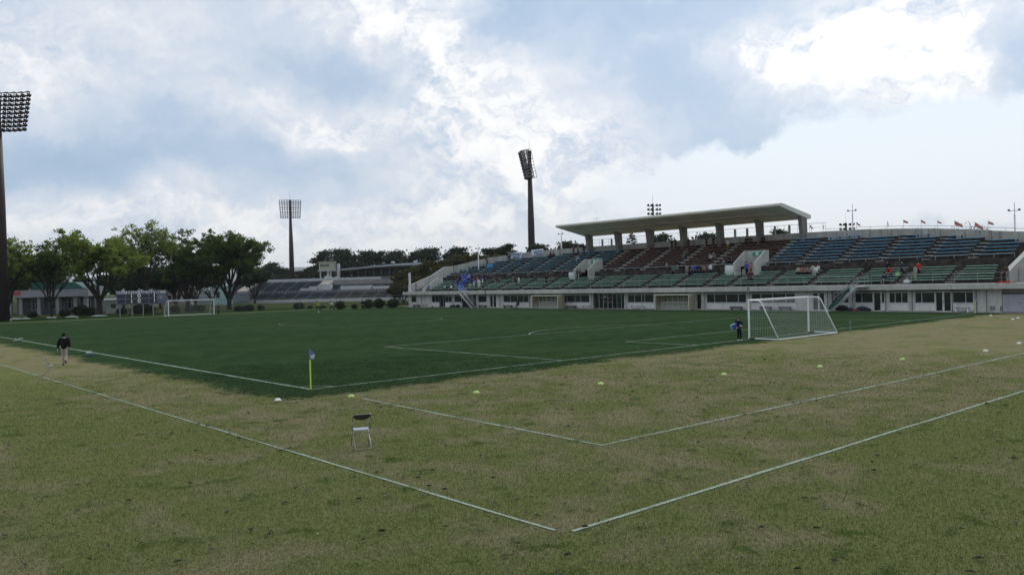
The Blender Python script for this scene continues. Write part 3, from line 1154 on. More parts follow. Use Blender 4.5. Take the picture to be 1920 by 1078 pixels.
# ================================================================== STAIRS FROM THE TERRACE TO THE GRASS
def flight(name, ytop, ybot, label):
    root = empty(name, (68.4, (ytop+ybot)/2, 0), 0, label, 'stairs')
    o = (68.4, (ytop+ybot)/2, 0)
    L = lambda x, y, z: (x-o[0], y-o[1], z-o[2])
    zt = 2.62
    s = 1 if ytop > ybot else -1
    for X in (68.05, 68.9):
        mb = MB()
        P = [(X, ybot, 0.0), (X, ybot-0.0+s*0.35, 0.0), (X, ytop, zt-0.3), (X, ytop, zt), (X, ytop-s*0.15, zt)]
        pts = [L(*p) for p in P]+[L(p[0]+0.05, p[1], p[2]) for p in P]
        mb.poly(pts, [tuple(range(5)), tuple(range(9, 4, -1))]+[(i, 5+i, 5+(i+1) % 5, (i+1) % 5) for i in range(5)])
        build(mb, 'stringer', alu, root)
    n = 12
    for k in range(n):
        f = (k+1)/(n+0.5)
        y_, z_ = ybot+(ytop-ybot)*f, zt*f
        mb = MB()
        a = L(68.1, y_-0.13, z_-0.03)
        b = L(68.9, y_+0.13, z_)
        mb.box(a[0], b[0], a[1], b[1], a[2], b[2])
        build(mb, 'tread', steel_grey, root)
    mb = MB()
    a, b = L(68.05, ytop-0.0 if s > 0 else ytop-1.1, 2.58), L(69.0, ytop+1.1 if s > 0 else ytop, 2.66)
    mb.box(a[0], b[0], min(a[1], b[1]), max(a[1], b[1]), a[2], b[2])
    build(mb, 'landing', alu, root)
    for X in (68.07, 68.93):
        mb = MB()
        for h in (0.95, 0.5):
            mb.tube(L(X, ybot, h), L(X, ytop, zt+h), 0.025, seg=6)
            mb.tube(L(X, ytop, zt+h), L(X, ytop+s*1.1, zt+h), 0.025, seg=6)
        for f in (0.0, 0.33, 0.66, 1.0):
            y_ = ybot+(ytop-ybot)*f
            mb.tube(L(X, y_, zt*f), L(X, y_, zt*f+0.95), 0.02, seg=6)
        mb.tube(L(X, ytop+s*1.1, zt), L(X, ytop+s*1.1, zt+0.95), 0.02, seg=6)
        build(mb, 'handrail', pipe_rail, root)
    return root


flight('access_stairs', 78.8, 75.2, 'metal stairs with handrails from the terrace to the grass near the blue flag supporters')
flight('access_stairs', 11.6, 14.9, 'metal stairs with green cloth draped over them near the right end of the stand')

# green cloth draped over the right-hand stairs
mb = MB()
NS = 16
for i in range(NS+1):
    f = i/NS
    y_ = 14.3-2.3*f
    z_ = 0.30+1.95*f
    sag = 0.06*math.sin(f*9)
    for k in range(7):
        g = k/6
        mb.v.append((67.86-0.05*math.sin(g*5+f*7)-0.04*math.sin(f*23), y_+0.05*math.sin(g*3), z_+0.28+sag-g*(0.42+0.1*math.sin(f*6))))
for i in range(NS):
    for k in range(6):
        a = i*7+k
        mb.f.append((a, a+1, a+8, a+7))
clo = build(mb, 'draped_cloth', mat('dark_green_cloth', (0.012, 0.085, 0.06), 0.8, 0.2, 3), None, smooth=True)
md = clo.modifiers.new('thick', 'SOLIDIFY')
md.thickness = 0.03
tag(clo, 'dark green cloth draped over the lower part of the right-hand metal stairs', 'cloth')

# ================================================================== GOALS
net_mat = mat('net_cord', (0.52, 0.54, 0.53), 0.7, 0.03, 3)


def goal(loc, rz, label, post_r=0.06, base=2.05, top=0.95):
    root = empty('football_goal', loc, rz, label, 'goal', 'football goals')
    h, w = 2.44, 3.66
    for s in (-1, 1):
        build(MB().tube((s*w, 0, 0), (s*w, 0, h+post_r), post_r, seg=12), 'post', steel_white, root, smooth=False)
    build(MB().tube((-w, 0, h), (w, 0, h), post_r, seg=12), 'crossbar', steel_white, root)
    side = {}
    for s in (-1, 1):
        pts = [(s*w, -0.0, h), (s*w, -top*0.6, h-0.01), (s*w, -top*0.85, h-0.05), (s*w, -top*1.0, h-0.18), (s*w, -top*1.08, h-0.36), (s*w, -base, 0.05)]
        side[s] = pts
        build(MB().path(pts, 0.038, seg=8), 'side_stay', steel_white, root, smooth=True)
        build(MB().tube((s*w, -0.42, 0.04), (s*w, -base, 0.04), 0.035, seg=8), 'ground_bar', steel_white, root)
        build(MB().box(s*w-0.12, s*w+0.12, -0.42, -0.06, 0.0, 0.07), 'base_weight', mat('black_rubber', (0.015, 0.015, 0.017), 0.8), root)
    build(MB().tube((-w, -base, 0.04), (w, -base, 0.04), 0.035, seg=8), 'back_bar', steel_white, root)
    # net: back and two sides, 0.2 m cells
    net = MB()
    P = [Vector((0, p[1], p[2])) for p in side[1]]
    segl = [(P[i+1]-P[i]).length for i in range(len(P)-1)]
    tot = sum(segl)

    def along(t):
        t *= tot
        for i, l in enumerate(segl):
            if t <= l or i == len(segl)-1:
                return P[i].lerp(P[i+1], min(1, t/l))
            t -= l

    def backp(x, t):
        p = along(t)
        sag = 0.12*math.sin(math.pi*t)*math.cos(math.pi*x/(2*w))
        return (x, p.y+sag*0.6, max(0.03, p.z-sag))
    cell = 0.14
    nx = int(2*w/cell)
    for i in range(nx+1):
        x = -w+2*w*i/nx
        pts = [backp(x, k/10) for k in range(11)]
        net.path(pts, 0.0034, seg=3)
    nt = int(tot/cell)
    for k in range(nt+1):
        pts = [backp(-w+2*w*i/12, k/nt) for i in range(13)]
        net.path(pts, 0.0034, seg=3)
    for s in (-1, 1):
        nz = int(h/cell)
        for k in range(nz):
            z = h*k/nz+0.04
            # depth at this height
            yb = -base+(base-top*1.08)*min(1, z/(h-0.36)) if z < h-0.36 else -top*1.05
            net.path([(s*w, 0, z), (s*w+0.05*s*-1, yb/2, z-0.03), (s*w, yb, z)], 0.0034, seg=3)
        for k in range(12):
            y_ = -0.17*k-0.1
            if -y_ > base:
                break
            zt = h if -y_ < top else max(0.05, (h-0.36)*(base+y_)/(base-top*1.08))
            net.path([(s*w, y_, 0.04), (s*w-0.05*s, y_, zt/2), (s*w, y_, min(zt, h))], 0.0034, seg=3)
    nt_ = build(net, 'net', net_mat, root)
    return root


goal((PW/2, 0.0, 0), 0, 'white football goal with net nearest the camera, seen from behind')
goal((PW/2, PL, 0), math.pi, 'small distant white football goal in front of the scoreboard')
# stake behind the near goal
st_ = MB().tube((0, 0, 0), (0.02, 0.02, 0.75), 0.018, seg=6).tube((0, 0, 0.7), (-0.02, 0.0, 0.78), 0.03, seg=6)
o = build(st_, 'stake', steel_grey)
o.location = (37.7, -2.95, 0)
tag(o, 'thin dark stake standing beside the back corner of the near goal', 'stake')

# ================================================================== CORNER FLAGS
yellow = mat('fluorescent_yellow', (0.62, 0.80, 0.06), 0.4, 0.03, 3)
fl_blue = mat('flag_blue', (0.13, 0.17, 0.42), 0.7, 0.05, 4)
fl_white = mat('flag_white', (0.55, 0.54, 0.50), 0.8, 0.06, 4)


def corner_flag(loc, label, rz=0):
    root = empty('corner_flag', loc, rz, label, 'corner flag', 'corner flags of the pitch')
    build(MB().tube((0, 0, 0), (0, 0, 1.13), 0.028, seg=8), 'pole', yellow, root)
    build(MB().tube((0, 0, 1.13), (0, 0, 1.55), 0.03, seg=8), 'flag_sleeve', fl_blue, root)
    # flag hanging in two colours: blue upper wedge, pale lower wedge, folds at its tip
    for nm, m, pts in (('flag_cloth', fl_blue, [(0.0, 1.52), (0.10, 1.44), (0.20, 1.35), (0.13, 1.325), (0.0, 1.31)]),
                       ('flag_cloth', fl_white, [(0.0, 1.31), (0.13, 1.325), (0.225, 1.345), (0.18, 1.24), (0.12, 1.15), (0.0, 1.2)])):
        mb = MB()
        k = len(pts)
        for t in (-0.004, 0.004):
            mb.v += [(x*0.75, x*0.6+t+0.03*math.sin(x*18), z) for x, z in pts]
        mb.f = [tuple(range(k)), tuple(range(2*k-1, k-1, -1))]+[(i, k+i, k+(i+1) % k, (i+1) % k) for i in range(k)]
        build(mb, nm, m, root)
    return root


cf = corner_flag((0.0, 0.0, 0), 'yellow corner pole with blue and white flag at the nearest pitch corner', R(-75))
copy_tree(cf, (PW, 0, 0), R(-60), 'yellow corner pole in front of the right end of the stand')
copy_tree(cf, (PW, PL, 0), R(-60), 'tiny distant corner pole left of the grandstand')
copy_tree(cf, (0, PL, 0), R(-60), 'corner pole at the far left corner of the pitch')

# ================================================================== MARKER DISCS
disc_y = mat('disc_yellow', (0.45, 0.62, 0.16), 0.5, 0.04, 4)
disc_w = mat('disc_white', (0.72, 0.76, 0.66), 0.5, 0.04, 4)


def disc_mesh(m):
    mb = MB()
    seg = 16
    rings = [(0.135, 0.0), (0.13, 0.012), (0.10, 0.055), (0.055, 0.085), (0.035, 0.088)]
    for r_, z_ in rings:
        for i in range(seg):
            t = 2*math.pi*i/seg
            mb.v.append((r_*math.cos(t), r_*math.sin(t), z_))
    for k in range(len(rings)-1):
        for i in range(seg):
            j = (i+1) % seg
            mb.f.append((k*seg+i, k*seg+j, (k+1)*seg+j, (k+1)*seg+i))
    # inner wall so the centre hole has depth
    o = len(mb.v)
    for i in range(seg):
        t = 2*math.pi*i/seg
        mb.v.append((0.034*math.cos(t), 0.034*math.sin(t), 0.01))
    k = len(rings)-1
    for i in range(seg):
        j = (i+1) % seg
        mb.f.append((k*seg+i, k*seg+j, o+j, o+i))
    return mb.mesh('marker_disc', m, True)


dy_, dw_ = disc_mesh(disc_y), disc_mesh(disc_w)
DISCS = [(521, 750, 1, 'white marker disc on the dark grass edge left of the near corner pole'),
         (658, 743, 0, 'yellow marker disc just right of the near corner pole at the end of a line'),
         (893, 736, 0, 'yellow marker disc on dry lawn, second from the near corner pole'),
         (1126, 719.5, 0, 'yellow marker disc below the left end of the penalty area line'),
         (1357, 702, 0, 'yellow marker disc on the lawn below the child with the blue box'),
         (1537, 687.5, 0, 'yellow marker disc on the lawn in front of the near goal'),
         (1692, 674, 0, 'yellow marker disc between the near goal and the right edge'),
         (1848, 658, 1, 'pale marker disc beside the faded line near the right edge'),
         (1911, 644, 1, 'pale marker disc nearest the right edge of the picture'),
         (1858, 591.5, 1, 'white marker disc right of the distant corner pole, by the stand'),
         (1899, 599, 1, 'left one of two close white discs before the grey shutters'),
         (1909, 596.5, 1, 'right one of two close white discs before the grey shutters'),
         (597, 579.5, 1, 'tiny white disc behind the runner in yellow on the far goal line'),
         (20, 606, 1, 'tiny white disc on the far strip at the left edge'),
         (145, 600, 1, 'tiny white disc on the far strip below the left trees')]
for px, py, w_, lab in DISCS:
    p = ground(px, py)
    if p[1] > 90:
        p = at(px, py, 150) if px < 300 else at(px, py, 137)
    o = link('marker_disc', dw_ if w_ else dy_, None, (p[0], p[1], -0.01), rng.uniform(0, 6))
    o.scale = (0.95, 0.95, 0.95)
    tag(o, lab, 'marker', 'training marker discs on the grass')

# ================================================================== FOLDING CHAIRS
chrome = mat('chrome_tube', (0.30, 0.27, 0.24), 0.3, 0.1, 20, metal=0.85)
vinyl = mat('brown_vinyl', (0.045, 0.035, 0.033), 0.5, 0.1, 5)
seat_top = mat('pale_blue_vinyl', (0.34, 0.37, 0.42), 0.35, 0.06, 5)


def rounded(p0, p1, p2, p3, r, n=5):
    """U path through 4 corner points with rounded p1, p2"""
    p0, p1, p2, p3 = map(Vector, (p0, p1, p2, p3))
    out = [p0]
    for a, b, c in ((p0, p1, p2), (p1, p2, p3)):
        u, v = (a-b).normalized(), (c-b).normalized()
        s_, e_ = b+u*r, b+v*r
        for i in range(n+1):
            t = i/n
            out.append(s_*(1-t)**2+b*2*t*(1-t)+e_*t*t)
    out.append(p3)
    return out


def folding_chair(label, loc, rz):
    root = empty('folding_chair', loc, rz, label, 'chair')
    # faces +x; front legs run up to the backrest as one bent tube
    w = 0.215
    t = 0.0125
    back = (-0.20, 0.84)
    fl = (0.24, 0.012)
    build(MB().path(rounded((0.03, -w, 0.45), (back[0], -w, back[1]), (back[0], w, back[1]), (0.03, w, 0.45), 0.06), t, 7), 'back_frame', chrome, root, True)
    build(MB().path(rounded((0.03, -w, 0.45), (fl[0], -w, fl[1]), (fl[0], w, fl[1]), (0.03, w, 0.45), 0.05), t, 7), 'front_leg_frame', chrome, root, True)
    w2 = w-0.025
    build(MB().path(rounded((0.14, -w2, 0.42), (-0.27, -w2, 0.012), (-0.27, w2, 0.012), (0.14, w2, 0.42), 0.05), t, 7), 'rear_leg_frame', chrome, root, True)
    # seat: padded slab
    mb = MB()
    prof = [(-0.10, 0.428), (0.15, 0.44), (0.165, 0.452), (0.155, 0.468), (0.0, 0.466), (-0.10, 0.455)]
    mb.prism(prof, -0.185, 0.185)
    build(mb, 'seat', seat_top, root, bevel=0.006)
    # backrest: shallow D shaped panel under the top tube
    mb = MB()
    pts = []
    for i in range(13):
        a = math.pi*i/12
        pts.append((0.205*math.cos(a), -0.135*math.sin(a)**0.7 if 0 < i < 12 else 0))
    for off in (-0.006, 0.006):
        for y_, dz in pts:
            z_ = back[1]-0.015+dz
            x_ = back[0]+(back[1]-z_)*(0.23/0.39)
            mb.v.append((x_+off, y_, z_))
    n_ = len(pts)
    mb.f = [tuple(range(n_)), tuple(range(2*n_-1, n_-1, -1))]+[(i, n_+i, n_+(i+1) % n_, (i+1) % n_) for i in range(n_)]
    build(mb, 'backrest', vinyl, root)
    for s in (-1, 1):
        build(MB().ball((-0.075, s*(w+0.006), 0.625), 0.02, 0.012, 0.02, 8, 4), 'hinge_cap', steel_white, root)
    return root


c0 = ground(678, 839)
# the near chair has its back to the camera
toc = math.atan2(CAM[1]-c0[1], CAM[0]-c0[0])
ch0 = folding_chair('empty folding chair with pale seat standing alone on the lawn, back to the camera', (c0[0], c0[1], 0), toc+math.pi+R(9))
c1 = ground(92, 703)
toc1 = math.atan2(CAM[1]-c1[1], CAM[0]-c1[0])
copy_tree(ch0, (c1[0], c1[1], 0), toc1+R(80), 'empty folding chair seen from the side by the outer line at left')
c2 = ground(664/4+0, 0) if False else ground(166, 668)
# two low trestles/cameras by the left touchline
for (px, py, lab) in ((33, 640, 'small grey crossed stand lying on the left touchline'), (167, 668, 'small blue and white bag on the left touchline')):
    p = ground(px, py)
    root = empty('line_item', (p[0], p[1], 0))
    if px < 100:
        root.name = 'folded_stand'
        tag(root, lab, 'stand')
        build(MB().tube((-0.35, -0.1, 0.05), (0.35, 0.1, 0.25), 0.02).tube((0.35, -0.1, 0.03), (-0.2, 0.12, 0.26), 0.02), 'stand_tube', alu, root)
        build(MB().box(0.1, 0.4, -0.06, 0.12, 0.2, 0.26), 'stand_plate', alu, root)
    else:
        root.name = 'sports_bag'
        tag(root, lab, 'bag')
        build(MB().box(-0.22, 0.22, -0.12, 0.12, 0.0, 0.2), 'bag_body', mat('dull_blue_cloth', (0.06, 0.12, 0.16), 0.8), root, bevel=0.04)
        build(MB().box(-0.14, 0.14, -0.125, 0.125, 0.2, 0.27), 'bag_top', fl_white, root, bevel=0.02)
        build(MB().path([(-0.15, 0, 0.26), (-0.1, 0, 0.34), (0.1, 0, 0.34), (0.15, 0, 0.26)], 0.012), 'handle', fl_white, root)

# ================================================================== DUGOUTS WITH CHAIRS
cream_frame = mat('cream_frame', (0.60, 0.60, 0.46), 0.5, 0.05, 3, stain=0.2)
film = bpy.data.materials.new('dugout_film')
film.use_nodes = True
_t = NT(film.node_tree)
_b = film.node_tree.nodes['Principled BSDF']
_g = _t.add('ShaderNodeNewGeometry').outputs['Position']
_t.val(_b.inputs['Base Color'], _t.ramp(_t.noise(_g, 3, 4), [(0.3, (0.30, 0.28, 0.22)), (0.7, (0.42, 0.40, 0.33))]))
_b.inputs['Roughness'].default_value = 0.35
_b.inputs['Alpha'].default_value = 0.38
chair_ds = None
dug_count = 0


def dugout(pa, pb, psid, nch, label, side):
    global chair_ds, dug_count
    X = 69.05
    ya = float(onx(pa, 565, 68.2)[1])
    yb = float(onx(pb, 565, 68.2)[1])
    root = empty('dugout', (69.0, (ya+yb)/2, 0), 0, label, 'dugout', 'team dugouts in front of the stand')
    h = (ya-yb)/2
    X0, X1 = -0.8, 0.55
    mb = MB()
    for s in (-1, 1):
        mb.box(X0, X0+0.07, s*h-0.035, s*h+0.035, 0, 1.86)
        mb.box(X1, X1+0.06, s*h-0.035, s*h+0.035, 0, 1.80)
        mb.box(X0+0.07, X1, s*h-0.03, s*h+0.03, 1.74, 1.80)
    mb.box(X1, X1+0.06, -h+0.035, h-0.035, 0.95, 1.0)
    build(mb, 'frame', cream_frame, root)
    build(MB().box(X0-0.05, X1+0.1, -h-0.06, h+0.06, 1.862, 1.96), 'roof', cream_frame, root, bevel=0.01)
    n = 6
    for i in range(n):
        a, b = -h+0.04+(2*h-0.08)*i/n, -h+0.04+(2*h-0.08)*(i+1)/n
        build(MB().box(X1+0.02, X1+0.03, a+0.03, b-0.03, 1.02, 1.74), 'back_pane', film, root)
        build(MB().box(X1+0.015, X1+0.045, a-0.03, a+0.03, 0.02, 1.74), 'mullion', cream_frame, root)
        build(MB().box(X1+0.02, X1+0.035, a+0.03, b-0.03, 0.05, 0.94), 'back_panel', mat('back_panel_beige', (0.36, 0.35, 0.28), 0.7, 0.08, 2), root)
    # near side panel
    for s in (-1, 1):
        build(MB().box(X0+0.09, X1-0.02, s*h-0.008, s*h+0.008, 0.05, 1.72), 'side_panel', mat('side_panel_beige', (0.34, 0.30, 0.20), 0.6, 0.15, 2), root)
    dug_count += 1
    for i in range(nch):
        y_ = yb+0.35+(ya-yb-0.7)*i/(nch-1)
        lab = 'white framed folding chair in the row inside the %s dugout' % side
        loc = (68.62, y_, 0.03)
        if chair_ds is None:
            chair_ds = folding_chair(lab, loc, math.pi+R(rng.uniform(-6, 6)))
            for c in chair_ds.children:
                if 'frame' in c.name:
                    c.data.materials[0] = steel_white
            chair_ds['group'] = 'chairs inside the dugouts'
            GR[0] = chair_ds
        else:
            copy_tree(chair_ds, loc, math.pi+R(rng.uniform(-8, 8)), lab, 'chairs inside the %s dugout' % side)


GR = [None]
dugout(997, 1045, 1056, 11, 'cream framed dugout with a row of white chairs, the one further from the camera', 'far left')
dugout(1228, 1291, 1304, 13, 'cream framed dugout with a row of white chairs, the one nearer the goal', 'right')
GR[0]['group'] = 'chairs inside the far left dugout'

# low benches against the front
BN = [(775, 786, 'dark low bench under the leftmost window of the stand', 0), (898, 911, 'dark low bench right of the left metal stairs', 0), (944, 960, 'dark low bench left of the far dugout', 0),
      (1060, 1080, 'dark low bench between the far dugout and the glass doors', 0), (1182, 1205, 'pale legged table just left of the right dugout', 1),
      (1369, 1392, 'dark low bench behind the child with the blue box', 0), (1425, 1447, 'dark low bench seen through the left part of the goal net', 0), (1460, 1484, 'dark low bench seen through the middle of the goal net', 0),
      (1790, 1818, 'pale grey bench with white legs left of the distant corner pole', 1), (1090, 1105, 'pale legged table right of the far dugout', 1)]
for pa, pb, lab, pale in BN:
    a = float(onx(pa, 570, 69.4)[1])
    b = float(onx(pb, 570, 69.4)[1])
    L = a-b
    root = empty('bench_seat' if not pale else 'low_table', (69.45, (a+b)/2, 0.03), 0, lab, 'bench' if not pale else 'table', 'benches along the front of the stand')
    root.name = 'low_bench' if not pale else 'low_table'
    h = L/2
    if pale:
        build(MB().box(-0.22, 0.22, -h, h, 0.40, 0.45), 'table_top', mat('dull_blue_top', (0.16, 0.18, 0.26), 0.5), root)
        for s in (-1, 1):
            build(MB().box(-0.2, 0.2, s*(h-0.15)-0.03, s*(h-0.15)+0.03, 0, 0.40), 'leg', steel_white, root)
    else:
        for k in range(3):
            build(MB().box(-0.2+0.14*k, -0.08+0.14*k, -h, h, 0.40, 0.44), 'slat', grey_bench, root)
        build(MB().box(-0.21, -0.2, -h, h, 0.2, 0.40), 'front_board', grey_bench, root)
        for s in (-1, 1):
            build(MB().box(-0.19, 0.2, s*(h-0.2)-0.04, s*(h-0.2)+0.04, 0, 0.40), 'leg', grey_bench, root)

# heaps of bags by the wall
blk = mat('black_nylon', (0.012, 0.012, 0.016), 0.7, 0.2, 5)
redc = mat('red_nylon', (0.22, 0.03, 0.03), 0.7, 0.1, 5)
navy = mat('navy_nylon', (0.015, 0.02, 0.06), 0.7, 0.1, 5)
whitec = mat('white_cloth', (0.55, 0.56, 0.56), 0.8, 0.06, 5)


def bag(px, L, H, m, lab, py=578):
    y_ = float(onx(px, py, 69.3)[1])
    root = empty('kit_bag', (69.3+rng.uniform(-0.1, 0.1), y_, 0.03), R(rng.uniform(60, 120)), lab, 'bag', 'kit bags by the wall')
    mb = MB()
    # squashed rounded duffel
    n_ = 10
    pts = [(-L/2+L*i/n_, 0, H*0.5) for i in range(n_+1)]
    rr_ = [H*0.5*(0.55+0.45*math.sin(math.pi*min(1, max(0, (i+0.6)/(n_+1.2))))**0.5) for i in range(n_+1)]
    mb.path(pts, rr_, 10)
    build(mb, 'bag_body', m, root, True)
    build(MB().path([(-L*0.2, 0, H*0.92), (-L*0.1, 0.02, H*1.15), (L*0.1, 0.03, H*1.15), (L*0.2, 0, H*0.92)], 0.02, 5), 'handle', blk, root)
    build(MB().box(-L*0.3, L*0.3, -0.012, 0.012, H*0.94, H*1.0), 'zip', steel_grey, root)


for a in [(1577, 1.3, 0.62, blk, 'large black kit bag at the foot of the right-hand stairs'), (1594, 0.6, 0.35, navy, 'small dark bag right of the right-hand stairs'),
          (1616, 1.1, 0.5, navy, 'navy kit bag lying left of the open glass door'), (1626, 0.9, 0.35, blk, 'flat black bag nearest the single glass door'),
          (1607, 0.7, 0.22, redc, 'red flat bag among the dark bags under the window'), (852, 0.9, 0.45, blk, 'black kit bag left of the left-hand stairs'), (859, 0.8, 0.5, blk, 'black upright bag close beside the left-hand stairs'),
          (880, 1.2, 0.5, blk, 'black bag lying behind the left-hand stairs'), (840, 1.4, 0.32, whitec, 'white bundle lying by the wall under the left windows'),
          (846, 0.9, 0.4, navy, 'navy bag on the white bundle by the left windows'), (811, 1.0, 0.25, blk, 'dark bag on the ground by the two low vents'), (820, 0.5, 0.18, whitec, 'small white bundle on the grass under the left window')]:
    bag(*a)

# ================================================================== PEOPLE
def skin_mesh(name, verts, edges, root_i, m, sub=1):
    """verts: list of (x,y,z,rx,ry)"""
    me = bpy.data.meshes.new(name)
    me.from_pydata([v[:3] for v in verts], edges, [])
    o = bpy.data.objects.new(name, me)
    COL.objects.link(o)
    o.modifiers.new('skin', 'SKIN')
    if sub:
        s_ = o.modifiers.new('sub', 'SUBSURF')
        s_.levels = sub
        s_.render_levels = sub
    sk = me.skin_vertices[0].data
    for i, v in enumerate(verts):
        sk[i].radius = (v[3], v[4])
        sk[i].use_root = (i == root_i)
    dg = bpy.context.evaluated_depsgraph_get()
    out = bpy.data.meshes.new_from_object(o.evaluated_get(dg))
    bpy.data.objects.remove(o)
    out.name = name
    out.materials.clear()
    out.materials.append(m)
    for p in out.polygons:
        p.use_smooth = True
    return out


skin_m = mat('skin', (0.42, 0.26, 0.19), 0.6, 0.05, 8)
hair_m = mat('black_hair', (0.008, 0.007, 0.006), 0.7, 0.1, 30, spec=0.1)
hair_b = mat('brown_hair', (0.045, 0.018, 0.014), 0.6, 0.1, 30)

# figure faces +x, 1.70 m tall; joints may be overridden by a pose
BASE = dict(pelvis=(0, 0, 0.94), waist=(0, 0, 1.08), chest=(0.0, 0, 1.27), neck=(0.0, 0, 1.43), head0=(0.01, 0, 1.50), head1=(0.02, 0, 1.58), head2=(0.01, 0, 1.645),
            shL=(0, 0.175, 1.385), elL=(-0.02, 0.22, 1.11), wrL=(0.03, 0.235, 0.88), shR=(0, -0.175, 1.385), elR=(-0.02, -0.22, 1.11), wrR=(0.03, -0.235, 0.88),
            hiL=(0, 0.09, 0.90), knL=(0.02, 0.10, 0.50), anL=(-0.01, 0.105, 0.09), hiR=(0, -0.09, 0.90), knR=(0.02, -0.10, 0.50), anR=(-0.01, -0.105, 0.09))
POSES = {
    'stand': {},
    'stand_loose': dict(knL=(0.05, 0.12, 0.50), anL=(0.03, 0.15, 0.09), elR=(-0.05, -0.24, 1.12), wrR=(0.12, -0.20, 0.95)),
    'hands_front': dict(elL=(0.02, 0.24, 1.13), wrL=(0.22, 0.08, 1.08), elR=(0.02, -0.24, 1.13), wrR=(0.22, -0.06, 1.10)),
    'arms_up': dict(elL=(0.05, 0.32, 1.55), wrL=(0.08, 0.26, 1.80), elR=(0.05, -0.32, 1.55), wrR=(0.08, -0.26, 1.80)),
    'lean': dict(waist=(0.05, 0, 1.08), chest=(0.16, 0, 1.25), neck=(0.25, 0, 1.38), head0=(0.28, 0, 1.44), head1=(0.32, 0, 1.51), head2=(0.33, 0, 1.575), shL=(0.22, 0.175, 1.33), shR=(0.22, -0.175, 1.33),
                 elL=(0.30, 0.23, 1.08), wrL=(0.42, 0.2, 0.93), elR=(0.30, -0.23, 1.08), wrR=(0.42, -0.2, 0.93)),
    'sit': dict(pelvis=(-0.05, 0, 0.50), waist=(-0.05, 0, 0.64), chest=(0.0, 0, 0.84), neck=(0.03, 0, 1.0), head0=(0.05, 0, 1.07), head1=(0.07, 0, 1.15), head2=(0.06, 0, 1.215), shL=(0.02, 0.175, 0.955), shR=(0.02, -0.175, 0.955),
                elL=(0.10, 0.24, 0.71), wrL=(0.30, 0.12, 0.62), elR=(0.10, -0.24, 0.71), wrR=(0.30, -0.12, 0.62), hiL=(-0.02, 0.10, 0.48), knL=(0.40, 0.13, 0.52), anL=(0.40, 0.12, 0.09), hiR=(-0.02, -0.10, 0.48), knR=(0.40, -0.13, 0.52), anR=(0.42, -0.12, 0.09)),
    'walk': dict(knL=(0.14, 0.09, 0.52), anL=(0.14, 0.09, 0.10), knR=(-0.02, -0.09, 0.50), anR=(-0.34, -0.09, 0.20), elL=(-0.10, 0.26, 1.13), wrL=(-0.14, 0.29, 0.90), elR=(0.02, -0.25, 1.12), wrR=(0.14, -0.24, 0.92)),
    'walk_away': dict(shL=(0, 0.185, 1.37), shR=(0, -0.185, 1.37), knL=(0.12, 0.08, 0.50), anL=(0.10, 0.08, 0.09), knR=(0.02, -0.09, 0.52), anR=(-0.25, -0.10, 0.26), elL=(-0.03, 0.255, 1.12), wrL=(0.0, 0.30, 0.86),
                      elR=(-0.03, -0.25, 1.12), wrR=(0.12, -0.24, 0.93), head1=(0.03, 0, 1.575)),
    'run': dict(pelvis=(0, 0, 0.92), chest=(0.10, 0, 1.25), neck=(0.15, 0, 1.40), head0=(0.17, 0, 1.47), head1=(0.20, 0, 1.55), head2=(0.19, 0, 1.62), shL=(0.10, 0.17, 1.36), shR=(0.14, -0.17, 1.36), elL=(-0.12, 0.25, 1.18), wrL=(0.02, 0.22, 1.0),
                elR=(0.20, -0.25, 1.15), wrR=(0.38, -0.18, 1.28), hiL=(0, 0.09, 0.88), knL=(0.32, 0.09, 0.66), anL=(0.22, 0.09, 0.28), hiR=(0, -0.09, 0.88), knR=(-0.15, -0.09, 0.50), anR=(-0.46, -0.09, 0.26)),
    'read': dict(chest=(-0.01, 0, 1.26), neck=(0.02, 0, 1.42), head0=(0.06, 0, 1.485), head1=(0.10, 0, 1.55), head2=(0.09, 0, 1.62), elL=(-0.03, 0.25, 1.10), wrL=(0.20, 0.16, 1.06), elR=(0.0, -0.27, 1.12), wrR=(0.16, -0.30, 0.95),
                 knL=(-0.02, 0.13, 0.50), anL=(-0.06, 0.16, 0.09), knR=(0.05, -0.09, 0.50), anR=(0.03, -0.10, 0.09)),
}


def lerp(a, b, t):
    return tuple(a[i]+(b[i]-a[i])*t for i in range(3))


PCACHE = {}


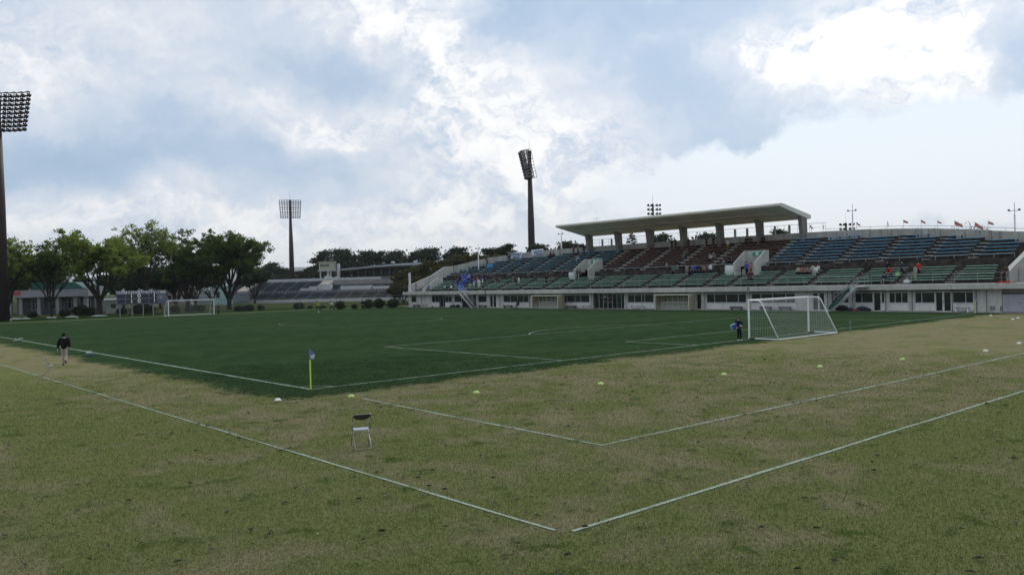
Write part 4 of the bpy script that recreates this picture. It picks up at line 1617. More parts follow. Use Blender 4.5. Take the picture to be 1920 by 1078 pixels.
def pose_meshes(pose, fingers=True):
    if pose in PCACHE:
        return PCACHE[pose]
    J = dict(BASE)
    J.update(POSES[pose])
    V, E, ix = [], [], {}

    def add(nm, p, rx, ry, par=None):
        V.append((*p, rx, ry))
        ix[nm] = len(V)-1
        if par:
            E.append((ix[par], ix[nm]))
    # ---- body
    add('pelvis', J['pelvis'], .115, .10)
    add('waist', J['waist'], .105, .085, 'pelvis')
    add('chest', J['chest'], .135, .10, 'waist')
    add('neck', J['neck'], .055, .055, 'chest')
    add('head0', J['head0'], .062, .066, 'neck')
    add('head1', J['head1'], .080, .092, 'head0')
    add('head2', J['head2'], .066, .078, 'head1')
    for s in 'LR':
        sg = 1 if s == 'L' else -1
        add('sh'+s, J['sh'+s], .060, .060, 'chest')
        add('el'+s, J['el'+s], .042, .042, 'sh'+s)
        add('wr'+s, J['wr'+s], .027, .030, 'el'+s)
        d = Vector(J['wr'+s])-Vector(J['el'+s])
        d.normalize()
        pm_ = Vector(J['wr'+s])+d*0.07
        add('palm'+s, tuple(pm_), .018, .036, 'wr'+s)
        a = Vector((1, 0, 0)) if abs(d.x) < 0.7 else Vector((0, 0, 1))
        b = (a-d*a.dot(d)).normalized()
        cdir = Vector((0, -sg, 0))
        for k, (off, ln) in enumerate(((-.027, .062), (-.009, .074), (.009, .070), (.027, .054))):
            base_ = pm_+b*off*1.0+d*0.012
            add('f%d%s' % (k, s), tuple(base_+d*ln*0.5), .008, .008, 'palm'+s)
            add('g%d%s' % (k, s), tuple(base_+d*ln*0.85+cdir*ln*0.35), .007, .007, 'f%d%s' % (k, s))
        add('t'+s, tuple(Vector(J['wr'+s])+d*0.035+b*0.042+cdir*0.01), .010, .010, 'wr'+s)
        add('u'+s, tuple(Vector(J['wr'+s])+d*0.075+b*0.056+cdir*0.022), .008, .008, 't'+s)
        add('hi'+s, J['hi'+s], .082, .082, 'pelvis')
        add('kn'+s, J['kn'+s], .056, .056, 'hi'+s)
        add('an'+s, J['an'+s], .036, .036, 'kn'+s)
        an = J['an'+s]
        add('to'+s, (an[0]+0.13, an[1]+sg*0.01, max(0.03, an[2]-0.055)), .030, .034, 'an'+s)
    body = skin_mesh('body', V, E, 0, skin_m)
    # nose and ears joined to the same mesh
    hd = Vector(J['head1'])
    mb = MB()
    mb.ball((hd.x+0.088, 0, hd.z-0.02), 0.018, 0.013, 0.022, 6, 4)
    mb.ball((hd.x-0.01, 0.088, hd.z-0.015), 0.016, 0.010, 0.026, 6, 4)
    mb.ball((hd.x-0.01, -0.088, hd.z-0.015), 0.016, 0.010, 0.026, 6, 4)
    bm = bmesh.new()
    bm.from_mesh(body)
    vs = [bm.verts.new(v) for v in mb.v]
    for f in mb.f:
        bm.faces.new([vs[i] for i in f]).smooth = True
    bm.to_mesh(body)
    bm.free()
    # ---- upper garment: torso and sleeves
    T, TE = [], []

    def ad(p, rx, ry, par=None):
        T.append((*p, rx, ry))
        if par is not None:
            TE.append((par, len(T)-1))
        return len(T)-1
    bk = 1.25 if pose == 'walk_away' else 1.0
    hem = ad(lerp(J['pelvis'], J['waist'], -0.45 if bk == 1.0 else -0.85), .165*bk, .135*bk)
    wa = ad(J['waist'], .160*bk, .130*bk, hem)
    chs = ad(J['chest'], .178*(1+(bk-1)*0.5), .135*bk, wa)
    nk = ad(lerp(J['chest'], J['neck'], 0.93), .075, .075, chs)
    for s in 'LR':
        a = ad(J['sh'+s], .090*bk, .086*bk, chs)
        b_ = ad(J['el'+s], .066*bk, .066*bk, a)
        ad(lerp(J['el'+s], J['wr'+s], 0.93), .050, .050, b_)
    jacket = skin_mesh('jacket', T, TE, chs, skin_m)
    # ---- trousers
    T, TE = [], []
    top = ad(lerp(J['pelvis'], J['waist'], 0.5), .125, .105)
    pv = ad(J['pelvis'], .135, .118, top)
    for s in 'LR':
        a = ad(J['hi'+s], .100, .100, pv)
        b_ = ad(J['kn'+s], .075, .075, a)
        ad(lerp(J['kn'+s], J['an'+s], 0.95), .062, .062, b_)
    trousers = skin_mesh('trousers', T, TE, pv, skin_m)
    # ---- hair cap
    ax = (Vector(J['head2'])-Vector(J['head0'])).normalized()
    mb = MB()
    mb.ball((0, 0, 0), 0.102, 0.094, 0.115, 12, 7, z0=-0.25, z1=1.0)
    mb.ball((-0.03, 0, -0.02), 0.088, 0.090, 0.10, 12, 6, z0=-0.8, z1=0.8)
    for i in range(len(mb.v)):
        v = Vector(mb.v[i])
        v *= 1+0.06*mnoise.noise(v*30)
        mb.v[i] = (v.x, v.y, v.z)
    hair = mb.mesh('hair', hair_m, True)
    hair_loc = (hd.x-0.008, 0, hd.z+0.025)
    # ---- shoes
    shoes = []
    for s in 'LR':
        an = J['an'+s]
        z = max(0.0, an[2]-0.09)
        mb = MB()
        tilt = 0.5 if z > 0.08 else 0.0
        pts = [(an[0]-0.07, an[1], z+0.045), (an[0]-0.02, an[1], z+0.055), (an[0]+0.08, an[1], z+0.045-tilt*0.06), (an[0]+0.17, an[1], z+0.032-tilt*0.13), (an[0]+0.20, an[1], z+0.028-tilt*0.14)]
        mb.path(pts, [0.035, 0.048, 0.045, 0.036, 0.015], 8)
        me = mb.mesh('shoe', whitec, True)
        shoes.append(me)
    # eyes
    mb = MB()
    for sy in (-1, 1):
        mb.ball((hd.x+0.079, sy*0.032, hd.z+0.012), 0.010, 0.012, 0.007, 6, 4)
    eyes = mb.mesh('eyes', hair_m, True)
    PCACHE[pose] = (body, jacket, trousers, hair, hair_loc, shoes, eyes)
    return PCACHE[pose]


CM = {}


def cloth(c, name=None):
    k = tuple(round(v, 3) for v in c)
    if k not in CM:
        CM[k] = mat('cloth_%02d' % len(CM), c, 0.9, 0.12, 6, spec=0.08)
    return CM[k]


def setm(o, m):
    o.material_slots[0].link = 'OBJECT'
    o.material_slots[0].material = m


def person(loc, rz, pose, top, bottom, label, h=1.70, hair=None, shoe=None, group=None):
    body, jk, tr, hr, hl, sh, eyes = pose_meshes(pose)
    root = empty('person', loc, rz, label, 'person', group)
    root.scale = (h/1.70,)*3
    link('body', body, root)
    setm(link('jacket', jk, root), cloth(top))
    setm(link('trousers', tr, root), cloth(bottom))
    o = link('hair', hr, root, hl)
    setm(o, hair or hair_m)
    for s_ in sh:
        setm(link('shoe', s_, root), cloth(shoe or (0.05, 0.05, 0.05)))
    link('eyes', eyes, root)
    return root


BLACK, NAVY, WHITE, RED = (0.012, 0.012, 0.015), (0.012, 0.018, 0.05), (0.62, 0.62, 0.60), (0.42, 0.03, 0.03)
BLUE, GREY, BEIGE, BROWN, ORANGE, ROYAL = (0.03, 0.10, 0.42), (0.18, 0.18, 0.19), (0.36, 0.33, 0.25), (0.09, 0.05, 0.035), (0.50, 0.12, 0.06), (0.02, 0.05, 0.32)
GREEN_P = (0.03, 0.15, 0.10)

# the two figures near the camera
p = ground(121, 685)
tc = math.atan2(CAM[1]-p[1], CAM[0]-p[0])
mn = person((p[0], p[1], 0), tc+math.pi-R(12), 'walk_away', BLACK, (0.36, 0.31, 0.26), 'man in black jacket and light trousers walking away along the left touchline', 1.78, shoe=(0.06, 0.045, 0.035))
hd = PCACHE['walk_away'][4]
build(MB().path([(0.055, -0.0, 1.455), (0.02, 0.06, 1.45), (-0.045, 0.045, 1.46), (-0.055, -0.0, 1.462), (-0.045, -0.045, 1.46), (0.02, -0.06, 1.45), (0.055, 0, 1.455)], 0.022, 6), 'collar', whitec, mn, True)
p = ground(1386, 639)
tc = math.atan2(CAM[1]-p[1], CAM[0]-p[0])
kid = person((p[0], p[1], 0), tc+R(30), 'read', (0.012, 0.015, 0.03), BLACK, 'child in dark tracksuit with blue box under the arm standing beside the near goal', 1.50, hair=hair_b, shoe=(0.50, 0.45, 0.38))
build(MB().path([(0.07, 0.0, 1.43), (0.03, 0.06, 1.43), (-0.05, 0.04, 1.46), (-0.05, -0.04, 1.46), (0.03, -0.06, 1.43), (0.07, 0, 1.43)], 0.02, 6), 'collar', whitec, kid, True)
build(MB().box(0.26, 0.34, -0.10, 0.02, 1.05, 1.13), 'note_pad', whitec, kid)
# blue box carried on the hip
kr = Matrix.Rotation(tc+R(30), 4, 'Z')
off = kr @ Vector((-0.02, -0.36, 1.0))
bx = empty('cooler_box', (p[0]+off.x*0.88, p[1]+off.y*0.88, off.z*0.88), tc+R(62)+R(20), 'blue box with pale edges carried by the child beside the goal', 'box')
bx.rotation_euler = (0, R(8), tc+R(30)+R(80))
bx.rotation_euler.rotate_axis('Y', R(-26))
bx.scale = (0.78, 0.78, 0.78)
build(MB().box(-0.22, 0.22, -0.11, 0.11, -0.18, 0.18), 'box_body', mat('box_blue', (0.015, 0.06, 0.33), 0.45, 0.05, 3), bx, bevel=0.02)
build(MB().box(-0.235, 0.235, -0.125, 0.125, 0.18, 0.225), 'lid', mat('box_pale', (0.35, 0.42, 0.55), 0.5, 0.05, 3), bx, bevel=0.012)
build(MB().box(-0.245, -0.22, -0.125, 0.125, -0.19, 0.18), 'side_trim', mat('box_pale', (0.35, 0.42, 0.55)), bx, bevel=0.008)

# people on and around the far end of the pitch
FAR = [(491, 589, 152, 'stand', NAVY, NAVY, 'person in dark top with blue bib standing right of the distant goal', -1.8, 1.75)]
p = at(410, 588.5, 138)
person((p[0], p[1], 0), R(180), 'stand', (0.10, 0.025, 0.035), NAVY, 'person in dark red top standing beside the distant goal', 1.8)
build(MB().box(-0.13, 0.13, -0.19, 0.19, 0.86, 1.0), 'bib', cloth((0.02, 0.10, 0.42)), bpy.data.objects['person.002'] if 'person.002' in bpy.data.objects else None)
for (px, d, pose, rz, top, bot, lab, h) in (
        (597, 139, 'run', 150, (0.42, 0.44, 0.05), BLACK, 'runner in yellow and black striding along the far touchline', 1.75),
        (623, 139, 'run', 150, WHITE, BLACK, 'runner in white shirt behind the yellow one on the far line', 1.75),
        (680, 139, 'stand', 200, BLACK, BLACK, 'person in black standing near the distant corner pole', 1.8)):
    p = at(px, 577, d)
    person((p[0], p[1], 0), R(rz), pose, top, bot, lab, h, group='people at the far end')

# people in the stand:  (px, X plane, floor z, pose, facing deg, top, bottom, label)
def lz(j):
    return LX+LP*j+0.28, LZ+LR*j


def uz(j):
    return UX+UP*j+0.35, UZ+UR*j


WK = (76.0, 4.13)
DK = (70.2, 2.76)
CROWD = [
    # lower tier, supporters' corner
    (869, lz(3), 'stand', ROYAL, NAVY, 'supporter in blue holding the big blue flag above the left stairs'),
    (876, lz(2), 'lean', BLUE, NAVY, 'supporter in bright blue leaning forward under the big flag'),
    (884, lz(4), 'stand_loose', NAVY, BLACK, 'supporter in navy with pale cap right of the big blue flag'),
    (880, lz(1), 'sit', BEIGE, GREY, 'seated supporter in beige just right of the big flag pole'),
    (888, lz(2), 'stand', BLUE, WHITE, 'supporter in blue shirt and white trousers, tallest right of the flag'),
    (894, lz(3), 'stand', ORANGE, NAVY, 'supporter with orange shirt among the blue supporters'),
    (897, lz(1), 'stand_loose', WHITE, WHITE, 'supporter all in white at the right of the blue group'),
    (904, lz(4), 'stand', ROYAL, WHITE, 'supporter in royal blue with white trousers behind the one in white'),
    (909, lz(4), 'stand', BLACK, BLACK, 'supporter in black at the right end of the blue group'),
    (862, lz(0), 'sit', GREY, NAVY, 'seated supporter in grey beside the top of the left stairs'),
    (845, lz(0), 'sit', WHITE, NAVY, 'seated supporter in white left of the left stairs'),
    (838, lz(0), 'sit', NAVY, NAVY, 'seated supporter in navy at the left end of the lowest bench'),
    (853, lz(1), 'stand', BLUE, GREY, 'supporter in blue standing left below the big flag'),
    (872, lz(5), 'arms_up', ROYAL, NAVY, 'supporter in royal blue with both arms raised behind the big flag'),
    (879, lz(5), 'stand', (0.25, 0.33, 0.55), NAVY, 'supporter in pale blue standing at the back of the blue group'),
    (866, lz(4), 'arms_up', BLUE, NAVY, 'supporter in blue with arms raised at the upper end of the flag pole'),
    (891, lz(1), 'lean', (0.20, 0.32, 0.55), NAVY, 'supporter in light blue leaning on the lower bench'),
    (858, lz(2), 'stand', (0.02, 0.04, 0.22), BLACK, 'supporter in dark blue standing left of the big flag'),
    (900, lz(2), 'stand', NAVY, GREY, 'supporter in navy with grey trousers behind the one in white'),
    (833, lz(0), 'sit', (0.30, 0.36, 0.45), NAVY, 'seated supporter in pale blue-grey left of the one in navy'),
    (850, lz(1), 'sit', ROYAL, NAVY, 'seated supporter in royal blue above the sheet on the rail'),
    # middle groups on lower tier
    (926, lz(4), 'sit', (0.10, 0.12, 0.08), BLACK, 'left one of three people seated on the top green bench'),
    (931, lz(4), 'sit', BLACK, GREY, 'middle one of three people seated on the top green bench'),
    (936, lz(4), 'sit', (0.14, 0.13, 0.10), BLACK, 'right one of three people seated on the top green bench'),
    (961, lz(5), 'stand', BLACK, GREY, 'person in black standing on the walkway above the dark group'),
    (967, lz(4), 'sit', BLACK, BLACK, 'seated person in black below the standing one in black'),
    (972, lz(4), 'lean', (0.05, 0.05, 0.055), WHITE, 'person in dark coat bending over at the top green bench'),
    (968, lz(1), 'stand', NAVY, NAVY, 'person in navy on the lower green benches left of centre'),
    (1024, lz(2), 'stand', BLACK, BLACK, 'lone dark figure standing in a lower aisle left of the roof'),
    # left upper
    (914, uz(5), 'lean', (0.14, 0.05, 0.04), NAVY, 'person in dark red on the upper benches left of the banners'),
    (927, uz(7), 'stand', BROWN, BLACK, 'person in brown by the back wall left of the left banner'),
    (952, uz(7), 'stand', BLACK, GREY, 'person in black holding the left end of the white banner'),
    (956, uz(7), 'stand', GREY, BLACK, 'person in grey close beside the white banner'),
    (1033, uz(7), 'sit', BLACK, BLACK, 'left one of a pair sitting high right of the second banner'),
    (1038, uz(7), 'sit', (0.16, 0.03, 0.03), BLACK, 'right one of a pair, in dark red, sitting high right of the second banner'),
    (1076, uz(8), 'stand', BROWN, NAVY, 'leftmost of three people standing at the back wall before the roof'),
    (1085, uz(8), 'stand', GREY, NAVY, 'middle one of three people standing at the back wall before the roof'),
    (1096, uz(8), 'walk', BLACK, BLACK, 'rightmost of three people standing at the back wall before the roof'),
    (1085, uz(5), 'sit', (0.35, 0.27, 0.27), WHITE, 'person in pale pink sitting above the left exit sign'),
    (1082, WK, 'stand', BLACK, BLACK, 'dark haired person at the left wall of the left entrance'),
    (1087, WK, 'walk', (0.05, 0.05, 0.06), BLACK, 'person in charcoal walking into the left entrance'),
    # under the roof
    (1261, uz(8), 'stand', BLACK, BLACK, 'person in black raising a hand by the third roof column'),
    (1268, uz(8), 'lean', BLACK, BLACK, 'person in black bending beside the one by the third roof column'),
    (1292, uz(8), 'stand', BLACK, NAVY, 'person in black standing against the fourth roof column'),
    (1289, uz(5), 'sit', (0.16, 0.11, 0.09), GREY, 'person in brown sitting in the aisle of the brown seats'),
    (1284, uz(4), 'sit', (0.10, 0.13, 0.13), GREY, 'person in grey-green sitting one step below in the same aisle'),
    (1326, uz(8), 'stand', (0.07, 0.07, 0.07), BLACK, 'person in dark grey at the back rail between two roof columns'),
    (1339, uz(8), 'stand', NAVY, NAVY, 'tall person in navy at the back rail left of the fifth column'),
    (1366, uz(6), 'stand', (0.55, 0.47, 0.45), (0.12, 0.13, 0.04), 'person in pale pink shirt standing among the brown seats'),
    (1334, uz(4), 'sit', BLACK, GREY, 'person in black sitting high in the right brown aisle'),
    (1338, uz(3), 'sit', GREY, GREY, 'person in grey sitting in the right brown aisle'),
    (1333, uz(2), 'sit', (0.40, 0.38, 0.34), BLACK, 'person in cream sitting lowest in the right brown aisle'),
    (1401, uz(8), 'sit', BLACK, BLACK, 'left one of two dark people at the back wall near the sixth column'),
    (1408, uz(8), 'sit', BROWN, BLACK, 'right one of two dark people at the back wall near the sixth column'),
    (1433, uz(8), 'sit', BLACK, BLACK, 'person in black sitting at the foot of the sixth column'),
    (1245, uz(0), 'sit', BLACK, BLACK, 'left one of a seated pair at the bottom of the brown seats'),
    (1250, uz(0), 'sit', (0.25, 0.25, 0.28), BLACK, 'right one of a seated pair at the bottom of the brown seats'),
    (1262, WK, 'stand', GREEN_P, BLACK, 'person in dark green leaning at the walkway rail below the brown seats'),
    (1274, uz(0), 'sit', NAVY, NAVY, 'person in navy sitting at the rail left of the one in grey'),
    (1288, WK, 'stand', (0.24, 0.22, 0.23), GREY, 'person in pale grey jacket standing on the walkway at centre'),
    (1293, WK, 'stand', BLACK, BLACK, 'person in black just right of the one in pale grey on the walkway'),
    (1299, WK, 'stand_loose', (0.15, 0.15, 0.22), NAVY, 'person in lilac-grey among the walkway group'),
    (1303, WK, 'stand', BLUE, NAVY, 'person in blue jeans jacket on the walkway, right of the group'),
    (1308, WK, 'stand', NAVY, NAVY, 'person in navy at the right end of the walkway group'),
    (1320, WK, 'stand', (0.28, 0.17, 0.14), BLACK, 'person in salmon top on the walkway left of the one in white'),
    (1332, WK, 'stand', WHITE, BLACK, 'person in white shirt standing on the walkway before the brown seats'),
    (1357, uz(0), 'sit', GREY, BLACK, 'person in grey sitting left of the white cloth'),
    (1368, uz(1), 'sit', BLACK, BLACK, 'person in black sitting above the white cloth'),
    (1372, uz(1), 'sit', (0.06, 0.05, 0.07), BLACK, 'person in dark purple sitting beside the one in black above the white cloth'),
    (1400, WK, 'stand', BLUE, NAVY, 'person in bright blue jacket in the right entrance'),
    (1408, WK, 'stand', ORANGE, BROWN, 'person in orange top beside the blue jacket in the right entrance'),
    (1404, lz(1), 'stand', (0.06, 0.05, 0.05), BLACK, 'left one of two dark figures on the green benches below the right entrance'),
    (1409, lz(1), 'stand', (0.10, 0.04, 0.035), BLACK, 'right one of two dark figures on the green benches below the right entrance'),
    # group on the right lower tier
    (1497, lz(4), 'sit', BEIGE, BLACK, 'leftmost seated person of the group on the top green bench'),
    (1504, lz(4), 'sit', (0.30, 0.10, 0.12), BLACK, 'person in dusty red seated in the group on the top green bench'),
    (1509, lz(4), 'sit', (0.22, 0.10, 0.08), BLACK, 'person in rust red seated in the group on the top green bench'),
    (1514, lz(4), 'sit', GREY, BLACK, 'person in grey seated in the middle of the top bench group'),
    (1519, lz(4), 'sit', (0.16, 0.2, 0.25), BLACK, 'person in blue-grey seated in the top bench group'),
    (1524, lz(5), 'sit', (0.45, 0.44, 0.36), BEIGE, 'person in cream at the back of the top bench group'),
    (1530, lz(4), 'sit', WHITE, BEIGE, 'person in white seated at the right of the top bench group'),
    (1534, lz(5), 'sit', (0.50, 0.50, 0.44), GREY, 'rightmost person, in white, of the top bench group'),
    (1664, lz(3), 'stand', BLACK, BLACK, 'person in black standing left of the red jacket on green benches'),
    (1670, lz(1), 'lean', RED, NAVY, 'person in red and pale jacket bending over on the green benches'),
    (1691, lz(3), 'stand', (0.02, 0.05, 0.07), BLACK, 'person in dark teal standing right of the pale green bag'),
    (1716, lz(1), 'stand', (0.30, 0.28, 0.22), (0.28, 0.26, 0.20), 'person in long beige coat on the green benches'),
    (1722, lz(2), 'stand', RED, NAVY, 'person in bright red shirt beside the long beige coat'),
    (1658, lz(0), 'sit', NAVY, GREY, 'person in navy crouching at the lowest green bench'),
    (1889, DK, 'lean', BROWN, GREY, 'person in brown bending over the red mat at the right end of the terrace'),
    (803, (70.6, 2.76), 'sit', BLUE, NAVY, 'person in blue sitting on the wall at the left end of the stand'),
    (779, (70.6, 2.76), 'stand', (0.08, 0.12, 0.16), NAVY, 'person in blue-grey standing alone at the left end of the terrace'),
]
for (px, (X, z), pose, top, bot, lab) in CROWD:
    q = onx(px, 500, X)
    face = 180 if rng.random() < 0.75 else rng.uniform(90, 270)
    zz = z
    if pose == 'sit' and X > LX and (X, z) != WK and z > 2.8:
        zz = z-0.08
        X2 = X+0.05
    else:
        X2 = X
    person((X2, float(q[1]), zz), R(face+rng.uniform(-14, 14)), pose, top, bot, lab, rng.uniform(1.58, 1.76), hair=hair_m, group='spectators in the stand')
for (px, top, bot, lab, pose) in ((1135, (0.02, 0.016, 0.016), BLACK, 'white haired person in black coat in front of the glass doors', 'hands_front'), (1144, BLACK, BLACK, 'person in black beside the white haired one at the glass doors', 'stand'),
                            (972, BLACK, NAVY, 'person in black sitting by the wall left of the far dugout', 'sit')):
    q = onx(px, 575, 69.3)
    person((69.3, float(q[1]), 0.03), R(185), pose, top, bot, lab, 1.75, hair=cloth((0.5, 0.5, 0.5)) if px == 1135 else hair_m, group='people at the foot of the stand')

# things the spectators brought
def at_x(px, X, z):
    return (X, float(onx(px, 500, X)[1]), z)


# the big blue flag on its pole
X, z = lz(2)
q = at_x(868, X, z)
root = empty('supporter_flag', q, 0, 'big royal blue flag with pale stripe waved over the left lower benches', 'flag')
build(MB().tube((-0.3, 0.9, 0.6), (0.1, -1.2, 2.9), 0.02), 'pole', alu, root)
mb = MB()
for i in range(15):
    for k in range(7):
        u_, v_ = i/14, k/6
        mb.v.append((0.1+0.15*math.sin(u_*6+v_*2), 1.3-2.6*u_+0.2*math.sin(v_*3), 0.35+2.1*u_-v_*(0.9-0.25*math.sin(u_*5))+0.06*math.sin(u_*14)))
for i in range(14):
    for k in range(6):
        a = i*7+k
        mb.f.append((a, a+1, a+8, a+7))
fc = build(mb, 'flag_cloth', cloth((0.02, 0.06, 0.38)), root, True)
fc.modifiers.new('t', 'SOLIDIFY').thickness = 0.01
mb = MB()
for i in range(15):
    for k in range(2):
        u_, v_ = i/14, (2.2+1.0*k)/6
        mb.v.append((0.085+0.15*math.sin(u_*6+v_*2), 1.3-2.6*u_+0.2*math.sin(v_*3), 0.35+2.1*u_-v_*(0.9-0.25*math.sin(u_*5))+0.06*math.sin(u_*14)))
for i in range(14):
    mb.f.append((2*i, 2*i+1, 2*i+3, 2*i+2))
fs_ = build(mb, 'flag_stripe', cloth((0.35, 0.42, 0.60)), root, True)
fs_.modifiers.new('t', 'SOLIDIFY').thickness = 0.02
# blue sheet over the lowest rail, white cloth, bags, red mat
def drape(name, px, X, z, L, H, c, lab, cat):
    q = at_x(px, X, z)
    mb = MB()
    n_ = 10
    for i in range(n_+1):
        y_ = -L/2+L*i/n_
        xo = 0.03*math.sin(i*1.9)
        mb.v += [(0.16, y_, H+0.01), (-0.02+xo*0.3, y_, H+0.02), (-0.05+xo, y_, H*0.5), (-0.06+xo, y_, 0.05+0.04*math.sin(i*2.3))]
    for i in range(n_):
        for k in range(3):
            a = 4*i+k
            mb.f.append((a, a+1, a+5, a+4))
    o_ = build(mb, name, cloth(c), None, True)
    o_.modifiers.new('t', 'SOLIDIFY').thickness = 0.012
    o_.location = q
    tag(o_, lab, cat)


drape('draped_sheet', 864, 69.25, 2.76, 1.6, 1.1, (0.03, 0.12, 0.45), 'bright blue sheet hung over the deck rail by the left stairs', 'sheet')
drape('draped_cloth', 1368, 77.45, 4.13, 1.4, 1.35, (0.6, 0.62, 0.6), 'white cloth hung on the rail left of the right entrance', 'cloth')
drape('draped_sheet', 919, uz(4)[0], uz(4)[1], 1.8, 0.55, (0.06, 0.28, 0.55), 'light blue sheet spread on the upper left benches', 'sheet')
drape('draped_cloth', 1073, 77.45, 4.13, 1.6, 1.2, (0.5, 0.52, 0.52), 'white cloth over the rail left of the left entrance', 'cloth')
q = at_x(1683, *lz(3))
root = empty('shopping_bag', q, 0.2, 'pale lime green bag standing on the green bench', 'bag')
build(MB().prism([(-0.12, 0), (0.12, 0), (0.10, 0.42), (-0.10, 0.42)], -0.2, 0.2), 'bag_body', cloth((0.35, 0.60, 0.22)), root)
build(MB().path([(0, -0.1, 0.42), (0, -0.07, 0.55), (0, 0.07, 0.55), (0, 0.1, 0.42)], 0.01), 'handle', cloth((0.35, 0.60, 0.22)), root)
q = at_x(1700, *lz(0))
root = empty('plastic_bag', q, 0.0, 'crumpled white plastic bag left of the beige coat', 'bag')
mb = MB().ball((0, 0, 0.2), 0.2, 0.4, 0.22, 10, 7)
mb.v = [tuple(Vector(v)*(1+0.25*mnoise.noise(Vector(v)*6))) for v in mb.v]
build(mb, 'bag_body', whitec, root)
build(MB().path([(0, -0.1, 0.40), (0, -0.05, 0.5), (0, 0.08, 0.44)], 0.015), 'knot', whitec, root)
q = at_x(1885, 69.9, 2.76)
mb = MB().box(-0.5, 0.5, -0.75, 0.75, 0, 0.05).box(-0.4, 0.3, -0.3, 0.5, 0.05, 0.16)
o = build(mb, 'folded_mat', cloth((0.45, 0.04, 0.02)), None, bevel=0.02)
o.location = q
tag(o, 'bright red folded mat on the deck at the right end', 'mat')
q = at_x(1385, 77.4, 4.13)
root = empty('notice_table', (78.2, float(onx(1390, 500, 78.2)[1]), 4.13), 0, 'white table against the wall inside the right entrance', 'table')
build(MB().box(-0.3, 0.3, -0.5, 0.5, 0.78, 0.86), 'table_top', whitec, root)
build(MB().box(-0.28, 0.28, -0.46, 0.46, 0.05, 0.78), 'table_cloth', whitec, root)

# banners tied to the back wall
def banner(px0, px1, z_top, h, lines, lab, skew):
    X = 85.0
    y0 = float(onx(px0, 480, X)[1])
    y1 = float(onx(px1, 480, X)[1])
    X = wx((y0+y1)/2)-0.12
    y0 = float(onx(px0, 480, X)[1])
    y1 = float(onx(px1, 480, X)[1])
    L = y0-y1
    ang = math.atan2(wx(y0)-wx(y1), L)
    root = empty('banner', (X, (y0+y1)/2, z_top-h), 0, lab, 'banner', 'white banners on the back wall')
    # local: y from +L/2 (left in view) to -L/2
    n_ = 12
    mb = MB()
    for i in range(n_+1):
        u_ = i/n_
        yy = L/2-L*u_
        dxx = (yy/(L))*(wx(y0)-wx(y1))
        tz = (wz((y0+y1)/2+yy)-wz((y0+y1)/2))*0.8
        for k in range(5):
            v_ = k/4
            shr = skew*(v_)*(u_)      # right side drawn in at the bottom
            mb.v.append((dxx-0.03*math.sin(u_*17+v_*2), yy+shr, tz+h*(1-v_)*1.0))
    for i in range(n_):
        for k in range(4):
            a = i*5+k
            mb.f.append((a, a+1, a+6, a+5))
    c_ = build(mb, 'cloth', cloth((0.62, 0.66, 0.78)), root, True)
    c_.modifiers.new('t', 'SOLIDIFY').thickness = 0.01
    for (s_, sz, yo, zo) in lines:
        me = text_mesh(s_, sz, cloth((0.04, 0.05, 0.12)), 0.004, bold=0.012)
        dxt = wx(y0)-wx(y1)
        t_ = link('lettering', me, root, (dxt*yo/L-0.09, yo, zo))
        t_.rotation_euler = (R(90), 0, math.atan2(-L, -dxt))
    for s in (-1, 1):
        build(MB().tube((0.0, s*L/2, h*0.98), (0.12, s*(L/2+0.15), h*1.05), 0.01), 'tie', steel_grey, root)


banner(957, 978.5, 9.45, 1.25, [('SOSHHO!', 0.62, 0.1, 0.92), ('ALEZZ', 0.55, -0.1, 0.38)], 'left white banner with two lines of dark lettering on the back wall', 0.35)
banner(997.5, 1018.5, 9.75, 1.1, [('VIZZ', 0.95, -0.15, 0.52)], 'right white banner with large blue lettering below the tall floodlight tower', 0.3)

def h_at(px, py, d):
    return float(at(px, py, d)[2])


# ================================================================== FLOODLIGHT TOWERS
tower_paint = mat('tower_brown', (0.034, 0.020, 0.020), 0.55, 0.12, 1.0, spec=0.3)
lamp_dark = mat('lamp_housing', (0.03, 0.03, 0.032), 0.45, 0.1, 2, metal=0.3)
lamp_glass = mat('lamp_glass', (0.25, 0.27, 0.28), 0.15, 0.05, 2, spec=0.7)


